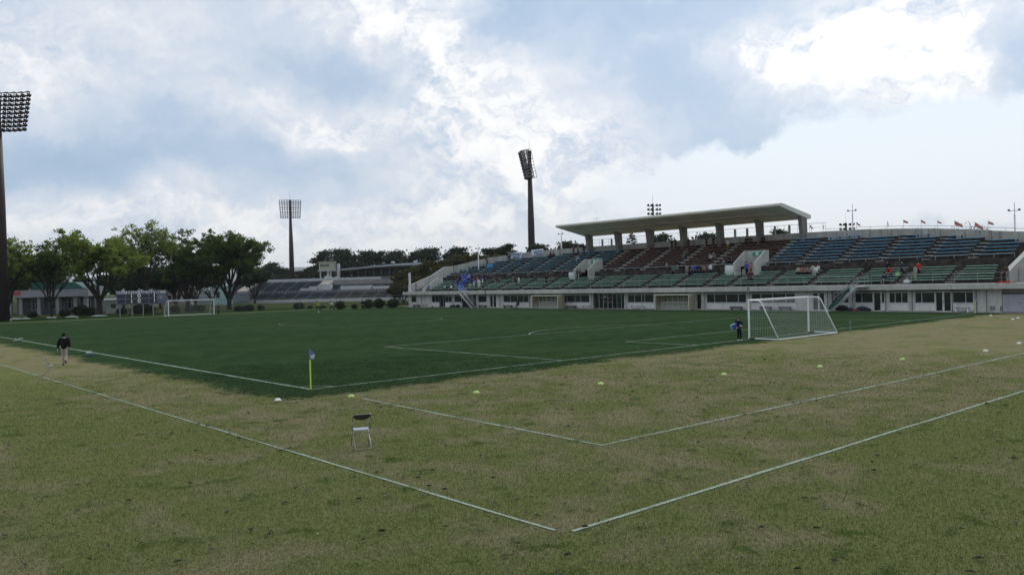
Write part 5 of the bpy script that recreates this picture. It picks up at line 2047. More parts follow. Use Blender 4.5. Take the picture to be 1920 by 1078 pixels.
def tower(loc, rz, H, label, w=10.0, h=7.2, rows=9, cols=10, r0=1.0, r1=0.55, tilt=0.12, bow=0.9, walks=3):
    """head faces local +y"""
    root = empty('floodlight_tower', loc, rz, label, 'floodlight tower', 'floodlight towers around the stadium')
    zt = H
    z0 = H-h
    build(MB().path([(0, 0, 0), (0, 0, H*0.5), (0, 0, z0-0.3)], [r0, (r0+r1)/2+0.05, r1], 20), 'pole', tower_paint, root, True)
    build(MB().tube((0, 0, z0-0.3), (0, 0, zt+0.1), r1*0.95, r1*0.8, seg=12), 'mast_head', tower_paint, root)
    build(MB().tube((0, 0, zt), (0, 0, zt+3.0), 0.05, 0.03, seg=5), 'lightning_rod', steel_grey, root)

    def P(u, v, off=0.0):
        # u -1..1 across, v 0..1 up
        return (u*w/2*(0.88+0.12*v), 0.9+off+tilt*h*v-bow*u*u, z0+h*v)
    fr = MB()
    for j in range(rows+1):
        v = j/rows
        pts = [P(-1+2*i/8, v) for i in range(9)]
        fr.path(pts, 0.075, 5)
        pts = [P(-1+2*i/8, v, -0.7) for i in range(9)]
        if j % 2 == 0:
            fr.path(pts, 0.05, 5)
    for i in range(9):
        u = -1+2*i/8
        fr.tube(P(u, 0), P(u, 1), 0.07, seg=5)
        fr.tube(P(u, 0, -0.7), P(u, 1, -0.7), 0.06, seg=5)
        for j in (0, rows//2, rows):
            fr.tube(P(u, j/rows), P(u, j/rows, -0.7), 0.04, seg=4)
    for i in range(8):
        u, u2 = -1+2*i/8, -1+2*(i+1)/8
        fr.tube(P(u, 1, 0), P(u2, 1, -0.7), 0.035, seg=4)
        fr.tube(P(u, 0, 0), P(u2, 0, -0.7), 0.035, seg=4)
    build(fr, 'head_frame', tower_paint, root)
    for j in range(rows):
        v = (j+0.5)/rows
        mb, gl = MB(), MB()
        pl = MB()
        for i in range(cols):
            u = -0.93+1.86*i/(cols-1)
            x, y, z = P(u, v, 0.1)
            n = Vector((2*bow*u/(w/2)*1.6, 1, -0.45)).normalized()
            c = Vector((x, y, z))
            mb.tube(c-n*0.15, c+n*0.40, 0.14, 0.30, seg=7)
            gl.tube(c+n*0.401, c+n*0.415, 0.27, seg=7)
        for i in range(8):
            a, b = P(-1+2*i/8, j/rows, -0.45), P(-1+2*(i+1)/8, j/rows, -0.45)
            pl.poly([(a[0], a[1]-0.2, a[2]), (b[0], b[1]-0.2, b[2]), (b[0], b[1]+0.35, b[2]), (a[0], a[1]+0.35, a[2]),
                     (a[0], a[1]-0.2, a[2]+0.05), (b[0], b[1]-0.2, b[2]+0.05), (b[0], b[1]+0.35, b[2]+0.05), (a[0], a[1]+0.35, a[2]+0.05)],
                    [(0, 3, 2, 1), (4, 5, 6, 7), (0, 1, 5, 4), (2, 3, 7, 6)])
        r_ = tag(build(mb, 'lamp_row', lamp_dark, root), kind='stuff')
        tag(build(gl, 'lamp_glass', lamp_glass, r_), kind='stuff')
        if j % walks == 0:
            build(pl, 'catwalk', tower_paint, root)
    return root


def face(loc, tx, ty):
    """rz so local +y points to (tx,ty)"""
    return math.atan2(ty-loc[1], tx-loc[0])-math.pi/2


p = at(4, 590, 150)
tower((p[0], p[1], 0), R(-32), h_at(22, 172, 150), 'nearest dark floodlight tower at the left edge above the trees', w=9.0, h=6.2, r0=1.0, r1=0.66, tilt=0.16, bow=0.9, walks=1)
p = at(547.5, 520, 345)
tower((p[0], p[1], 0), face(p, 30, 40), h_at(545, 376, 345), 'distant floodlight tower with square lamp head above the far seating bank', w=8.6, h=7.2, rows=7, r0=1.15, r1=0.55)
p = at(997, 468, 222)
tb = math.atan2(CAM[1]-p[1], CAM[0]-p[0])
tower((p[0], p[1], 0), tb-math.pi/2+R(-72), h_at(990, 284, 222), 'tall dark floodlight tower behind the stand, lamp head seen from the side', w=6.5, h=7.4, rows=9, cols=8, r0=1.05, r1=0.62, tilt=0.22, bow=1.2)

# two smaller lamp clusters behind the stand
def cluster(px, pytop, d, s, lab):
    p = at(px, pytop, d)
    root = empty('lamp_mast', (p[0], p[1], 0), 0, lab, 'floodlight mast', 'open lamp masts behind the stand')
    tbx = math.atan2(CAM[1]-p[1], CAM[0]-p[0])
    root.rotation_euler = (0, 0, tbx-math.pi/2+R(25))
    H = float(p[2])
    build(MB().tube((0, 0, 0), (0, 0, H), 0.42*s, 0.32*s, seg=10), 'pole', tower_paint, root)
    build(MB().tube((0, 0, H), (0, 0, H+3.6*s), 0.04, 0.02, seg=4), 'lightning_rod', steel_grey, root)
    for j in range(4):
        z = H-0.5*s-j*1.55*s
        b_ = build(MB().tube((-2.5*s, 0.3, z-0.3*s), (2.5*s, 0.3, z-0.3*s), 0.07*s, seg=5).tube((-1.6*s, 0.3, z-1.6*s), (-1.6*s, 0.3, z), 0.04*s, seg=4).tube((1.6*s, 0.3, z-1.6*s), (1.6*s, 0.3, z), 0.04*s, seg=4), 'crossbar', tower_paint, root)
        for x in (-2.2, -1.0, 1.0, 2.2):
            n = Vector((0.2*x, 1, -0.35)).normalized()
            c = Vector((x*s, 0.5, z))
            build(MB().tube(c-n*0.2*s, c+n*0.45*s, 0.25*s, 0.48*s, seg=8), 'lamp', lamp_dark, b_)


cluster(1224, 382.5, 190, 0.62, 'dark lamp mast with rows of lamps rising behind the roof')
cluster(1586, 418, 260, 0.85, 'small distant lamp mast just above the back wall right of the roof')

# white poles on the back wall with two small cameras/lamps each
for px, yb, yt, lab in ((898, 525, 458, 'white lamp pole at the left end of the back wall'), (1053, 465, 430, 'white lamp pole left of the roof'),
                        (1599, 428, 383, 'white lamp pole at the right part of the back wall'), (1903, 431, 380, 'white lamp pole near the right edge of the picture')):
    q0 = onx(px, yb, 86.5)
    X = wx(min(95.9, float(q0[1])))+0.55
    q0, q1 = onx(px, yb, X), onx(px, yt, X)
    root = empty('lamp_pole', (X, float(q0[1]), 0), 0, lab, 'lamp pole', 'white poles along the back wall')
    H = float(q1[2])
    build(MB().tube((0, 0, 0), (0, 0, H-1.2), 0.11, 0.085, seg=8).tube((0, 0, H-1.2), (0, 0, H), 0.05, 0.04, seg=6), 'pole', steel_white, root)
    build(MB().tube((0, -0.35, H-0.85), (0, 0.45, H-0.85), 0.03, seg=5), 'arm', steel_grey, root)
    for s in (-0.45, 0.55):
        build(MB().tube((-0.25, s-0.1, H-0.80), (0.12, s+0.1, H-0.72), 0.12, 0.08, seg=8), 'lamp', lamp_dark, root)

# red and yellow-tipped flags along the top
fr_m, fy_m = mat('flag_red', (0.50, 0.17, 0.14), 0.7, 0.1, 4), mat('flag_yellow', (0.50, 0.42, 0.10), 0.7, 0.1, 4)
FL = [(1606, 423, 'red'), (1664, 421, 'furled'), (1694, 419, 'red'), (1727, 419, 'red'), (1758, 421, 'red'), (1790, 421, 'red'), (1828, 424, 'red'), (1853, 422, 'red'), (1518, 428, 'red'), (1543, 426, 'furled')]
FLAB = ['red flag just right of the white pole on the back wall', 'furled pale flag alone on the back wall', 'red flag right of the furled pale one', 'red flag above the middle blue benches of the right part', 'small red flag between two larger ones',
        'largest red flag, above the bare treetop', 'red flag blowing down right of the largest one', 'rightmost red flag on the back wall', 'orange red flag at the right end of the roof', 'tiny furled flag between the roof and the small lamp mast']
for (px, py, kd), lab in zip(FL, FLAB):
    X = 86.2
    for _ in range(3):
        q = onx(px, py, X)
        X = wx(float(q[1]))+0.5
    root = empty('flag', (X, float(q[1]), 0), 0, lab, 'flag', 'flags along the back wall')
    zc = float(q[2])
    build(MB().tube((0, 0, wz(float(q[1]))-1.5), (0, 0, zc+0.45), 0.022, seg=5), 'pole', alu, root)
    if kd == 'red':
        s_ = rng.uniform(0.42, 0.55) if 'largest' not in lab else 0.85
        s_ = 0.42 if 'small' in lab else s_
        mb = MB()
        dr = rng.uniform(0.5, 1.1)
        for i in range(7):
            for k in range(4):
                u_, v_ = i/6, k/3
                mb.v.append((0.1*math.sin(u_*7+v_), -0.95*s_*u_, zc+0.42-dr*s_*u_*0.8-0.55*s_*v_*(1-0.2*u_)))
        for i in range(6):
            for k in range(3):
                a = i*4+k
                mb.f.append((a, a+1, a+5, a+4))
        f_ = build(mb, 'flag_cloth', fr_m, root, True)
        f_.modifiers.new('t', 'SOLIDIFY').thickness = 0.01
        f_.data.materials.append(fy_m)
        for i_, pl in enumerate(f_.data.polygons):
            if i_ % 3 == 0 and i_ >= 15:
                pl.material_index = 1
    else:
        build(MB().path([(0, 0, zc+0.42), (0.02, -0.05, zc+0.1), (0, -0.1, zc-0.35)], [0.02, 0.06, 0.02], 6), 'flag_cloth', mat('flag_pale', (0.45, 0.45, 0.30), 0.8), root, True)

# ================================================================== TREES
bark = mat('bark', (0.026, 0.021, 0.017), 0.95, 0.3, 2, bump=0.4)
bark_g = mat('bark_grey', (0.075, 0.065, 0.055), 0.95, 0.3, 2, bump=0.4)
leaf_bright = leaf_mat('leaf_spring', (0.10, 0.135, 0.028), (0.22, 0.275, 0.060), 0.52)
leaf_mid = leaf_mat('leaf_mid', (0.042, 0.072, 0.016), (0.105, 0.150, 0.038), 0.48)
leaf_dark = leaf_mat('leaf_dark', (0.012, 0.028, 0.010), (0.040, 0.070, 0.018), 0.25)
leaf_pine = leaf_mat('leaf_pine', (0.012, 0.022, 0.010), (0.034, 0.052, 0.022), 0.15)
leaf_brown = leaf_mat('leaf_budding', (0.035, 0.032, 0.012), (0.085, 0.085, 0.028), 0.3)
hedge_m = leaf_mat('hedge_leaf', (0.010, 0.022, 0.008), (0.038, 0.058, 0.020), 0.15)


def leaves_mesh(name, C, sizes, m, nr, up=0.0):
    """C: (n,3) centres; one diamond leaf-spray per centre"""
    n = len(C)
    a = nr.normal(size=(n, 3))
    a[:, 2] *= (1-up)
    a /= np.linalg.norm(a, axis=1)[:, None]
    b = nr.normal(size=(n, 3))
    b -= a*np.sum(a*b, 1)[:, None]
    b /= np.linalg.norm(b, axis=1)[:, None]
    s = sizes[:, None]
    v = np.empty((n, 4, 3))
    v[:, 0] = C-a*s
    v[:, 1] = C+b*s*0.55
    v[:, 2] = C+a*s
    v[:, 3] = C-b*s*0.55
    me = bpy.data.meshes.new(name)
    me.vertices.add(4*n)
    me.vertices.foreach_set('co', v.reshape(-1))
    me.loops.add(4*n)
    me.loops.foreach_set('vertex_index', np.arange(4*n, dtype=np.int32))
    me.polygons.add(n)
    me.polygons.foreach_set('loop_start', np.arange(0, 4*n, 4, dtype=np.int32))
    me.polygons.foreach_set('loop_total', np.full(n, 4, dtype=np.int32))
    me.materials.append(m)
    me.update(calc_edges=True)
    return me


def vase_tree(H, Wd, seed, nleaf=9000, trunk=0.16, m=None, r0=0.42, low=0.34, lsize=0.22, limbs=8, brk=None, gaps=0.5):
    """spreading vase-shaped tree: short trunk, many ascending limbs; returns (trunk mesh, crown mesh)"""
    rg = random.Random(seed)
    nr = np.random.RandomState(seed)
    mb = MB()
    fork = H*trunk
    mb.path([(0, 0, -0.1), (0.05, 0, fork*0.5), (0, 0.03, fork*1.05)], [r0*1.25, r0*0.95, r0*0.85], 10)
    tips = []

    def limb(p, d, ln, r, depth):
        pts, rs = [Vector(p)], [r]
        k = 4
        dd = Vector(d)
        for i in range(k):
            dd = (dd+Vector((rg.uniform(-.16, .16), rg.uniform(-.16, .16), rg.uniform(-0.02, 0.14)*(1.0 if depth < 2 else 0.3)))).normalized()
            pts.append(pts[-1]+dd*ln/k)
            rs.append(max(0.018, r*(1-0.55*(i+1)/k)))
        # keep within the crown envelope
        mb.path(pts, rs, 6 if depth < 2 else 4)
        if depth >= 3:
            tips.append(pts[-1])
            tips.append(pts[-2])
            return
        nb = 3 if depth < 2 else 3
        for i in range(nb):
            j = rg.choice([2, 3, 4])
            a = rg.uniform(0, 2*math.pi)
            side = Vector((math.cos(a), math.sin(a), rg.uniform(-0.1, 0.5)))
            nd = (dd*0.9+side*0.62).normalized()
            limb(pts[j], nd, ln*rg.uniform(0.52, 0.72), rs[j]*0.72, depth+1)
        limb(pts[-1], dd, ln*0.6, rs[-1], depth+1)
        if depth >= 2:
            tips.append(pts[-1])
    for i in range(limbs):
        a = 2*math.pi*(i+rg.uniform(-.3, .3))/limbs
        sp_ = rg.uniform(0.18, 0.62)*(Wd/H)*1.15
        d = Vector((math.cos(a)*sp_, math.sin(a)*sp_, 1)).normalized()
        limb((0.15*math.cos(a), 0.15*math.sin(a), fork*rg.uniform(0.75, 1.0)), d, H*rg.uniform(0.30, 0.40), r0*0.45, 0)
    T = np.array([tuple(t) for t in tips])
    T = T[T[:, 2] > H*low]
    # scale to the wanted height and width
    topz = np.percentile(T[:, 2], 99)
    sx = (Wd/2)/np.percentile(np.hypot(T[:, 0], T[:, 1]), 97)
    sz = (H-0.4-fork)/(topz-fork)
    T[:, 0] *= sx
    T[:, 1] *= sx
    T[:, 2] = fork+(T[:, 2]-fork)*sz
    mb.v = [(x*(1+(sx-1)*min(1, max(0, (z-fork*0.6)/(H*0.3)))), y*(1+(sx-1)*min(1, max(0, (z-fork*0.6)/(H*0.3)))), z if z < fork else fork+(z-fork)*sz) for x, y, z in mb.v]
    # leaf clumps around a subset of the twigs
    nclump = max(40, int(len(T)*gaps))
    idx = nr.choice(len(T), size=min(nclump, len(T)), replace=False)
    Cc = T[idx]
    per = nleaf//len(Cc)
    which = np.repeat(np.arange(len(Cc)), per)
    rad = nr.uniform(0.35, 0.95, size=len(Cc))[which]*(H/17.0)
    off = nr.normal(size=(len(which), 3))*0.5
    off[:, 2] *= 0.55
    C = Cc[which]+off*rad[:, None]
    sizes = nr.uniform(0.6, 1.3, len(C))*lsize
    return mb.mesh('trunk', brk or bark), leaves_mesh('crown', C, sizes, m or leaf_mid, nr)


def pine_tree(H, Wd, seed, nleaf=3500, lsize=0.35, m=None, bare=0.45):
    rg = random.Random(seed)
    nr = np.random.RandomState(seed)
    mb = MB()
    lean = rg.uniform(-0.06, 0.06)
    pts = [(lean*z*math.sin(z*0.2), lean*z, z) for z in (0, H*0.3, H*0.6, H*0.95)]
    mb.path(pts, [0.28, 0.22, 0.15, 0.05], 7)
    C = []
    n = 26
    for i in range(n):
        z = H*(bare+(1-bare)*((i+rg.random()*0.5)/n))
        f = (z/H-bare)/(1-bare)
        rr_ = Wd/2*(1.0-f**2.2*0.75)*rg.uniform(0.45, 1.05)
        a = rg.uniform(0, 2*math.pi)
        e = Vector((rr_*math.cos(a), rr_*math.sin(a), z+rr_*0.12))
        mb.path([(0, 0, z-rr_*0.15), tuple(e*0.6+Vector((0, 0, z*0.4-0.1))), tuple(e)], [0.09, 0.05, 0.02], 4)
        C.append((e, Wd*rg.uniform(0.10, 0.2)))
        C.append((e*0.62+Vector((0, 0, z*0.38)), Wd*rg.uniform(0.09, 0.16)))
    C.append((Vector((0, 0, H*0.97)), Wd*0.1))
    per = nleaf//len(C)
    P = []
    for c, r_ in C:
        o = nr.normal(size=(per, 3))*np.array([r_*0.55, r_*0.55, r_*0.22])
        P.append(np.array(tuple(c))+o)
    P = np.concatenate(P)
    return mb.mesh('trunk', bark), leaves_mesh('crown', P, nr.uniform(0.6, 1.3, len(P))*lsize, m or leaf_pine, nr, up=-0.5)


def conifer_bare(H, seed):
    rg = random.Random(seed)
    nr = np.random.RandomState(seed)
    mb = MB()
    mb.path([(0, 0, 0), (0, 0, H*0.6), (0, 0, H)], [0.2, 0.12, 0.02], 6)
    C = []
    for i in range(70):
        z = H*(0.25+0.74*i/70)
        L = (H-z)*0.42+0.3
        a = i*2.4+rg.uniform(-.3, .3)
        dz = -0.12*L+rg.uniform(0, 0.3)
        e = (L*math.cos(a), L*math.sin(a), z+dz*0.4)
        mb.path([(0, 0, z), (e[0]*0.6, e[1]*0.6, z+0.05), e], [0.05, 0.035, 0.012], 4)
        for t in np.linspace(0.3, 1, 9):
            for q_ in range(3):
                C.append((e[0]*t+rg.uniform(-.12, .12), e[1]*t+rg.uniform(-.12, .12), z+dz*0.4*t+rg.uniform(-0.2, 0.05)))
    C = np.array(C)
    return mb.mesh('trunk', bark), leaves_mesh('crown', C, nr.uniform(0.1, 0.25, len(C)), leaf_pine, nr)


def plant(name, meshes, loc, rz, label, cat='tree', group=None, s=1.0):
    root = empty(name, loc, rz, label, cat, group)
    root.scale = (s, s, s)
    link('trunk', meshes[0], root)
    link('crown', meshes[1], root)
    return root


def on_ground(px, d):
    p = at(px, 560, d)
    return (float(p[0]), float(p[1]), -0.02)


def h_at(px, py, d):
    return float(at(px, py, d)[2])


def w_px(n, d):
    return n*d/F_PX


# the row of spreading trees at left: px centre, top y, width px, distance, leaf, label
G_Z = 'spreading trees behind the far goal'
Z = [(12, 447, 92, 168, leaf_bright, 10000, 0.6, 'spreading light green tree at the left edge behind the tower pole', 0.12, 0.24),
     (96, 459, 96, 172, leaf_mid, 13000, 0.9, 'low dark green tree between the left edge tree and the broad one', 0.2, 0.22),
     (186, 437, 146, 160, leaf_bright, 24000, 1.0, 'broad green vase-shaped tree left of the scoreboard', 0.20, 0.30),
     (274, 418, 116, 170, leaf_bright, 8000, 0.6, 'tallest thin-leaved light green tree behind the scoreboard', 0.30, 0.45),
     (352, 452, 100, 178, leaf_mid, 17000, 1.0, 'dark green tree behind the distant goal', 0.14, 0.16),
     (438, 437, 158, 176, leaf_mid, 32000, 1.0, 'big dense dark green tree right of the distant goal', 0.12, 0.20)]
for k, (px, top, wpx, d, lm_, nl, gp, lab, tr, low) in enumerate(Z):
    H = h_at(px, top, d)
    Wd = w_px(wpx, d)
    if k == 5:
        H += 0.3
    ms = vase_tree(H, Wd, 11+k*7, nl, tr, lm_, 0.5 if k != 1 else 0.35, low, 0.21, 9, gaps=gp)
    plant('spreading_tree', ms, on_ground(px if k != 5 else 430, d), rng.uniform(0, 6), lab, 'tree', G_Z)
# dark understorey trees behind them
under = [vase_tree(9.5, 11, 301, 9000, 0.14, leaf_dark, 0.3, 0.12, 0.32, 8, gaps=1.0), vase_tree(8.5, 10, 302, 9000, 0.12, leaf_dark, 0.3, 0.10, 0.32, 8, gaps=1.0),
         vase_tree(10, 12, 303, 9000, 0.14, leaf_mid, 0.3, 0.12, 0.32, 8, gaps=1.0)]
UN = [(-25, 196, 0, 'dark low tree beyond the left edge building'), (232, 205, 1, 'dark bushy tree right behind the left end of the scoreboard'), (262, 212, 2, 'mid green bushy tree behind the middle of the scoreboard'), (300, 206, 0, 'dark bushy tree behind the right end of the scoreboard'),
      (330, 214, 1, 'dark bushy tree between scoreboard and distant goal'), (366, 208, 0, 'dark bushy tree behind the left half of the distant goal'), (398, 212, 2, 'dark bushy tree behind the right half of the distant goal'), (52, 214, 2, 'green bushy tree above the white building at left'),
      (140, 230, 1, 'bushy tree peeping over the green roofed hall'), (478, 240, 0, 'dark tree at the left end of the far seating bank'), (500, 330, 1, 'small dark tree on the skyline left of the distant floodlight tower')]
for px, d, k, lab in UN:
    plant('bushy_tree', under[k], on_ground(px, d), rng.uniform(0, 6), lab, 'tree', 'dark bushy trees beyond the pitch', rng.uniform(0.9, 1.1))

pines = [pine_tree(14, 9, 401, 4200), pine_tree(13, 11, 402, 4600), pine_tree(15, 8, 403, 4000), pine_tree(12, 12, 404, 4600, bare=0.35)]
# (px, top y, distance, kind, label)
PN = [(607, 473, 330, 0, 'slender pine standing just behind the press tower'), (640, 470, 320, 1, 'rounded dark pine right of the press tower'), (664, 482, 318, 3, 'low dark pine beside the rounded one right of the press tower'),
      (691, 473, 325, 1, 'broad pine left above the far roof'), (716, 474, 322, 2, 'pine above the middle of the far roof, second of the group'), (742, 473, 326, 1, 'rightmost broad pine above the far roof'),
      (778, 474, 300, 0, 'pointed pine right of the far roof'), (805, 468, 290, 1, 'dense rounded pine left of the stand end'), (862, 467, 290, 1, 'broad dark pine above the left end of the back wall'),
      (843, 480, 300, 3, 'low pine between two rounded pines by the stand end'), (575, 505, 350, 0, 'small pine left of the press tower'), (592, 498, 345, 2, 'second small pine close left of the press tower'),
      (532, 505, 360, 3, 'dark pine at the foot of the distant floodlight tower, left side'), (560, 510, 362, 3, 'dark pine at the foot of the distant floodlight tower, right side'), (512, 495, 365, 1, 'dark pine left of the distant floodlight tower'),
      (958, 461, 215, 2, 'pine with reaching branches left of the tall tower above the wall'), (940, 466, 220, 0, 'pine just left of the reaching one above the wall'), (920, 469, 222, 3, 'brownish pine above the wall right of the lamp pole'),
      (1012, 462, 215, 3, 'pine right of the tall floodlight tower above the wall'), (1068, 457, 205, 3, 'pine between the white pole and the roof'),
      (1091, 461, 200, 0, 'small pine at the left end of the roof'), (1240, 443, 190, 0, 'rounded pine seen under the roof between third and fourth column'), (1330, 442, 190, 3, 'pine seen under the roof right of the fourth column'),
     
      (1460, 434, 190, 2, 'pine seen under the right end of the roof')]
for px, py, d, k, lab in PN:
    H0 = (14, 13, 15, 12)[k]
    H = h_at(px, py, d)
    plant('pine_tree', pines[k], on_ground(px, d), rng.uniform(0, 6), lab, 'pine tree', 'pines behind the stands', max(0.2, H/H0))
H = h_at(1187, 434, 165)
plant('conifer', conifer_bare(H, 77), on_ground(1187, 165), 0.4, 'sparse conifer with drooping branches seen under the roof between second and third column', 'conifer tree')
# bare treetop above the right part of the wall
bt = vase_tree(h_at(1815, 418, 120), 8, 55, 500, 0.3, leaf_dark, 0.3, 0.5, 0.12, 8, gaps=0.4)
plant('bare_tree', bt, on_ground(1813, 120), 0.3, 'nearly bare treetop above the right part of the back wall', 'tree')

# budding brownish trees and shrubs left of the stand end
bud = [vase_tree(9, 10, 501, 8000, 0.08, leaf_brown, 0.25, 0.08, 0.3, 9, gaps=0.95, brk=bark_g), vase_tree(8, 11, 502, 8000, 0.06, leaf_brown, 0.25, 0.05, 0.3, 9, gaps=0.95, brk=bark_g)]
for px, py, d, k, lab in ((770, 505, 185, 0, 'brownish budding tree left of the stand end'), (795, 496, 190, 1, 'brownish budding tree behind the left end of the stand'), (822, 488, 188, 0, 'budding tree behind the sloping left end wall'),
                          (850, 482, 182, 1, 'budding tree behind the left part of the back wall'), (880, 478, 180, 0, 'budding tree just left of the lamp pole on the wall'), (906, 476, 178, 1, 'budding tree just right of the lamp pole on the wall'),
                          (757, 524, 175, 1, 'low budding tree beside the post at the stand end'), (785, 520, 170, 0, 'low budding tree directly behind the stand end wall'), (745, 535, 172, 0, 'low budding shrub at the right end of the far seating'),
                          (932, 478, 176, 0, 'budding tree behind the wall near the left banner')):
    plant('budding_tree', bud[k], on_ground(px, d), rng.uniform(0, 6), lab, 'tree', 'budding trees behind the left end of the stand', h_at(px, py, d)/(9, 8)[k])

# hedges and round bushes along the far fence
def bush_mesh(seed, tall=1.0):
    nr = np.random.RandomState(seed)
    n = 2600
    v = nr.normal(size=(n, 3))
    v /= np.linalg.norm(v, axis=1)[:, None]
    r_ = nr.uniform(0.72, 1.0, n)**0.5
    bumps = np.array([mnoise.noise(Vector(x)*2.2+Vector((seed, 0, 0))) for x in v])
    r_ = r_*(1+0.55*bumps)
    C = v*r_[:, None]*np.array([1.0, 1.0, 0.85*tall])
    C[:, 2] = np.maximum(C[:, 2]+0.85*tall, 0.05)
    core = MB().ball((0, 0, 0.75*tall), 0.6, 0.6, 0.6*tall, 10, 7)
    stem = MB().tube((0, 0, -0.05), (0, 0, 0.4), 0.08, 0.06, seg=6)
    return stem.mesh('stem', bark), leaves_mesh('foliage', C, nr.uniform(0.06, 0.15, n), hedge_m, nr), core.mesh('inner_twigs', bark)


bms = [bush_mesh(3), bush_mesh(4), bush_mesh(5, 1.25)]
BU = [(120, 584, 16, 0, 'round dark bush before the white building, left of the others'), (152, 584, 22, 1, 'widest dark bush before the white building'), (171, 583, 17, 0, 'round dark bush left of the broad tree trunk'),
      (227, 582, 16, 1, 'round dark bush under the left end of the scoreboard'), (259, 581, 20, 0, 'dark bush under the middle of the scoreboard'), (279, 580, 18, 1, 'dark bush under the right half of the scoreboard'),
      (327, 579, 17, 0, 'dark bush inside the left of the distant goal frame'), (355, 577, 15, 1, 'dark bush behind the middle of the distant goal'), (375, 577, 17, 0, 'dark bush behind the right of the distant goal'),
      (449, 575, 15, 1, 'round bush just right of the big dark tree trunk'), (467, 575, 16, 0, 'second round bush right of the big dark tree'), (489, 573, 12, 2, 'third round bush right of the big dark tree'),
      (560, 570, 15, 1, 'purple-brown bush below the far seating bank'), (581, 571, 9, 0, 'small bush left of the runner in yellow'), (605, 571, 8, 1, 'tiny bush between the two runners'),
      (637, 568, 16, 2, 'feathery tall bush right of the runners'), (664, 568, 11, 0, 'low pale bush left of the person in black'), (690, 566, 17, 2, 'tall bush behind the person in black'),
      (711, 564, 19, 2, 'biggest dark bush right of the distant corner pole'), (737, 563, 18, 2, 'dark bush left of the stand end'), (60, 586, 14, 1, 'dark bush at the foot of the left edge tree')]
for px, py, wpx, k, lab in BU:
    d = 166 if px < 420 else (160 if px < 620 else 150)
    s_ = w_px(wpx, d)/2
    root = empty('round_bush', on_ground(px, d), rng.uniform(0, 6), lab, 'bush', 'round bushes along the far fence')
    root.scale = (s_*rng.uniform(0.95, 1.25), s_, s_*rng.uniform(0.72, 0.92))
    for nm, me in zip(('stem', 'foliage', 'inner_twigs'), bms[k]):
        link(nm, me, root)

# ================================================================== FENCE BEYOND THE FAR GOAL LINE
fence_m = mat('fence_steel', (0.14, 0.16, 0.15), 0.6, 0.1, 2, metal=0.3)


def fence(p0, p1, h, step, label, wires=6):
    a, b = Vector((p0[0], p0[1], 0)), Vector((p1[0], p1[1], 0))
    mid = (a+b)/2
    root = empty('chain_link_fence', mid, 0, label, 'fence')
    n = int((b-a).length/step)
    pm_ = MB().tube((0, 0, -0.02), (0, 0, h), 0.04, seg=6).mesh('post', fence_m)
    for i in range(n+1):
        link('post', pm_, root, a.lerp(b, i/n)-mid)
    build(MB().tube(a-mid+Vector((0, 0, h)), b-mid+Vector((0, 0, h)), 0.03, seg=5), 'top_rail', fence_m, root)
    mb = MB()
    L = (b-a).length
    dn = (b-a).normalized()
    k = int(L/0.5)
    for i in range(k):
        for s in (1, -1):
            x0 = 0.5*i if s > 0 else 0.5*i
            q0 = a+dn*x0-mid
            q1 = a+dn*min(L, max(0, x0+s*h))-mid
            mb.tube(q0+Vector((0, 0, 0.02)), q1+Vector((0, 0, h)), 0.006, seg=3, cap=False)
    build(mb, 'wire_mesh', fence_m, root)


f0, f1 = on_ground(-60, 175), on_ground(415, 157)
fence(f0, f1, 2.5, 5.5, 'tall wire fence on thin posts in front of the white building and scoreboard')
f1b, f2 = on_ground(420, 157), on_ground(765, 156)
fence(f1b, f2, 2.2, 6.0, 'wire fence below the far seating bank')

# ================================================================== SCOREBOARD
sb_blue = mat('scoreboard_blue', (0.10, 0.11, 0.16), 0.6, 0.1, 1.0)
sb_dark = mat('scoreboard_cell', (0.030, 0.034, 0.055), 0.6, 0.1, 1.0)
sb_line = mat('scoreboard_line', (0.26, 0.27, 0.33), 0.6, 0.05, 1.0)
d = 150
pl_, pr_ = at(218.5, 560, d), at(312.5, 560, d)
L = math.hypot(pl_[0]-pr_[0], pl_[1]-pr_[1])
mid = (pl_+pr_)/2
dirx = (pr_-pl_)/L
rzs = math.atan2(dirx[1], dirx[0])
zt, zb = h_at(265, 545.2, d), h_at(265, 570.5, d)
root = empty('scoreboard', (mid[0], mid[1], 0), rzs, 'blue-grey football scoreboard reading 1 0 1 for both teams beside the distant goal', 'scoreboard')
hb = zt-zb
build(MB().box(-L/2, L/2, -0.2, 0.2, zb, zt), 'board', sb_blue, root, bevel=0.03)
cols = [(-0.48, -0.335), (-0.315, -0.185), (-0.165, -0.03), (-0.01, 0.13), (0.15, 0.30)]
for r_ in range(2):
    za = zb+hb*(0.09+0.37*(1-r_))
    zc = za+hb*0.32
    for (u0, u1) in cols:
        build(MB().box(L*u0, L*u1, -0.215, -0.202, za, zc), 'score_cell', sb_dark, root)
        build(MB().box(L*u0, L*u1, -0.225, -0.202, zc+0.01, zc+0.05), 'cell_rail', sb_line, root)
for r_ in range(2):
    zc = zb+hb*(0.09+0.37*(1-r_)+0.16)
    for s_, u in (('1', -0.205), ('0', -0.055), ('1', 0.25)):
        build(MB().box(L*u-0.24, L*u+0.24, -0.232, -0.216, zc-0.42, zc+0.42), 'number_card', mat('card_black', (0.01, 0.01, 0.012), 0.6), root)
        me = text_mesh(s_, 0.98, cloth((0.8, 0.8, 0.78)), 0.01, bold=0.02)
        t_ = link('digit', me, root, (L*u, -0.24, zc))
        t_.rotation_euler = (R(90), 0, 0)
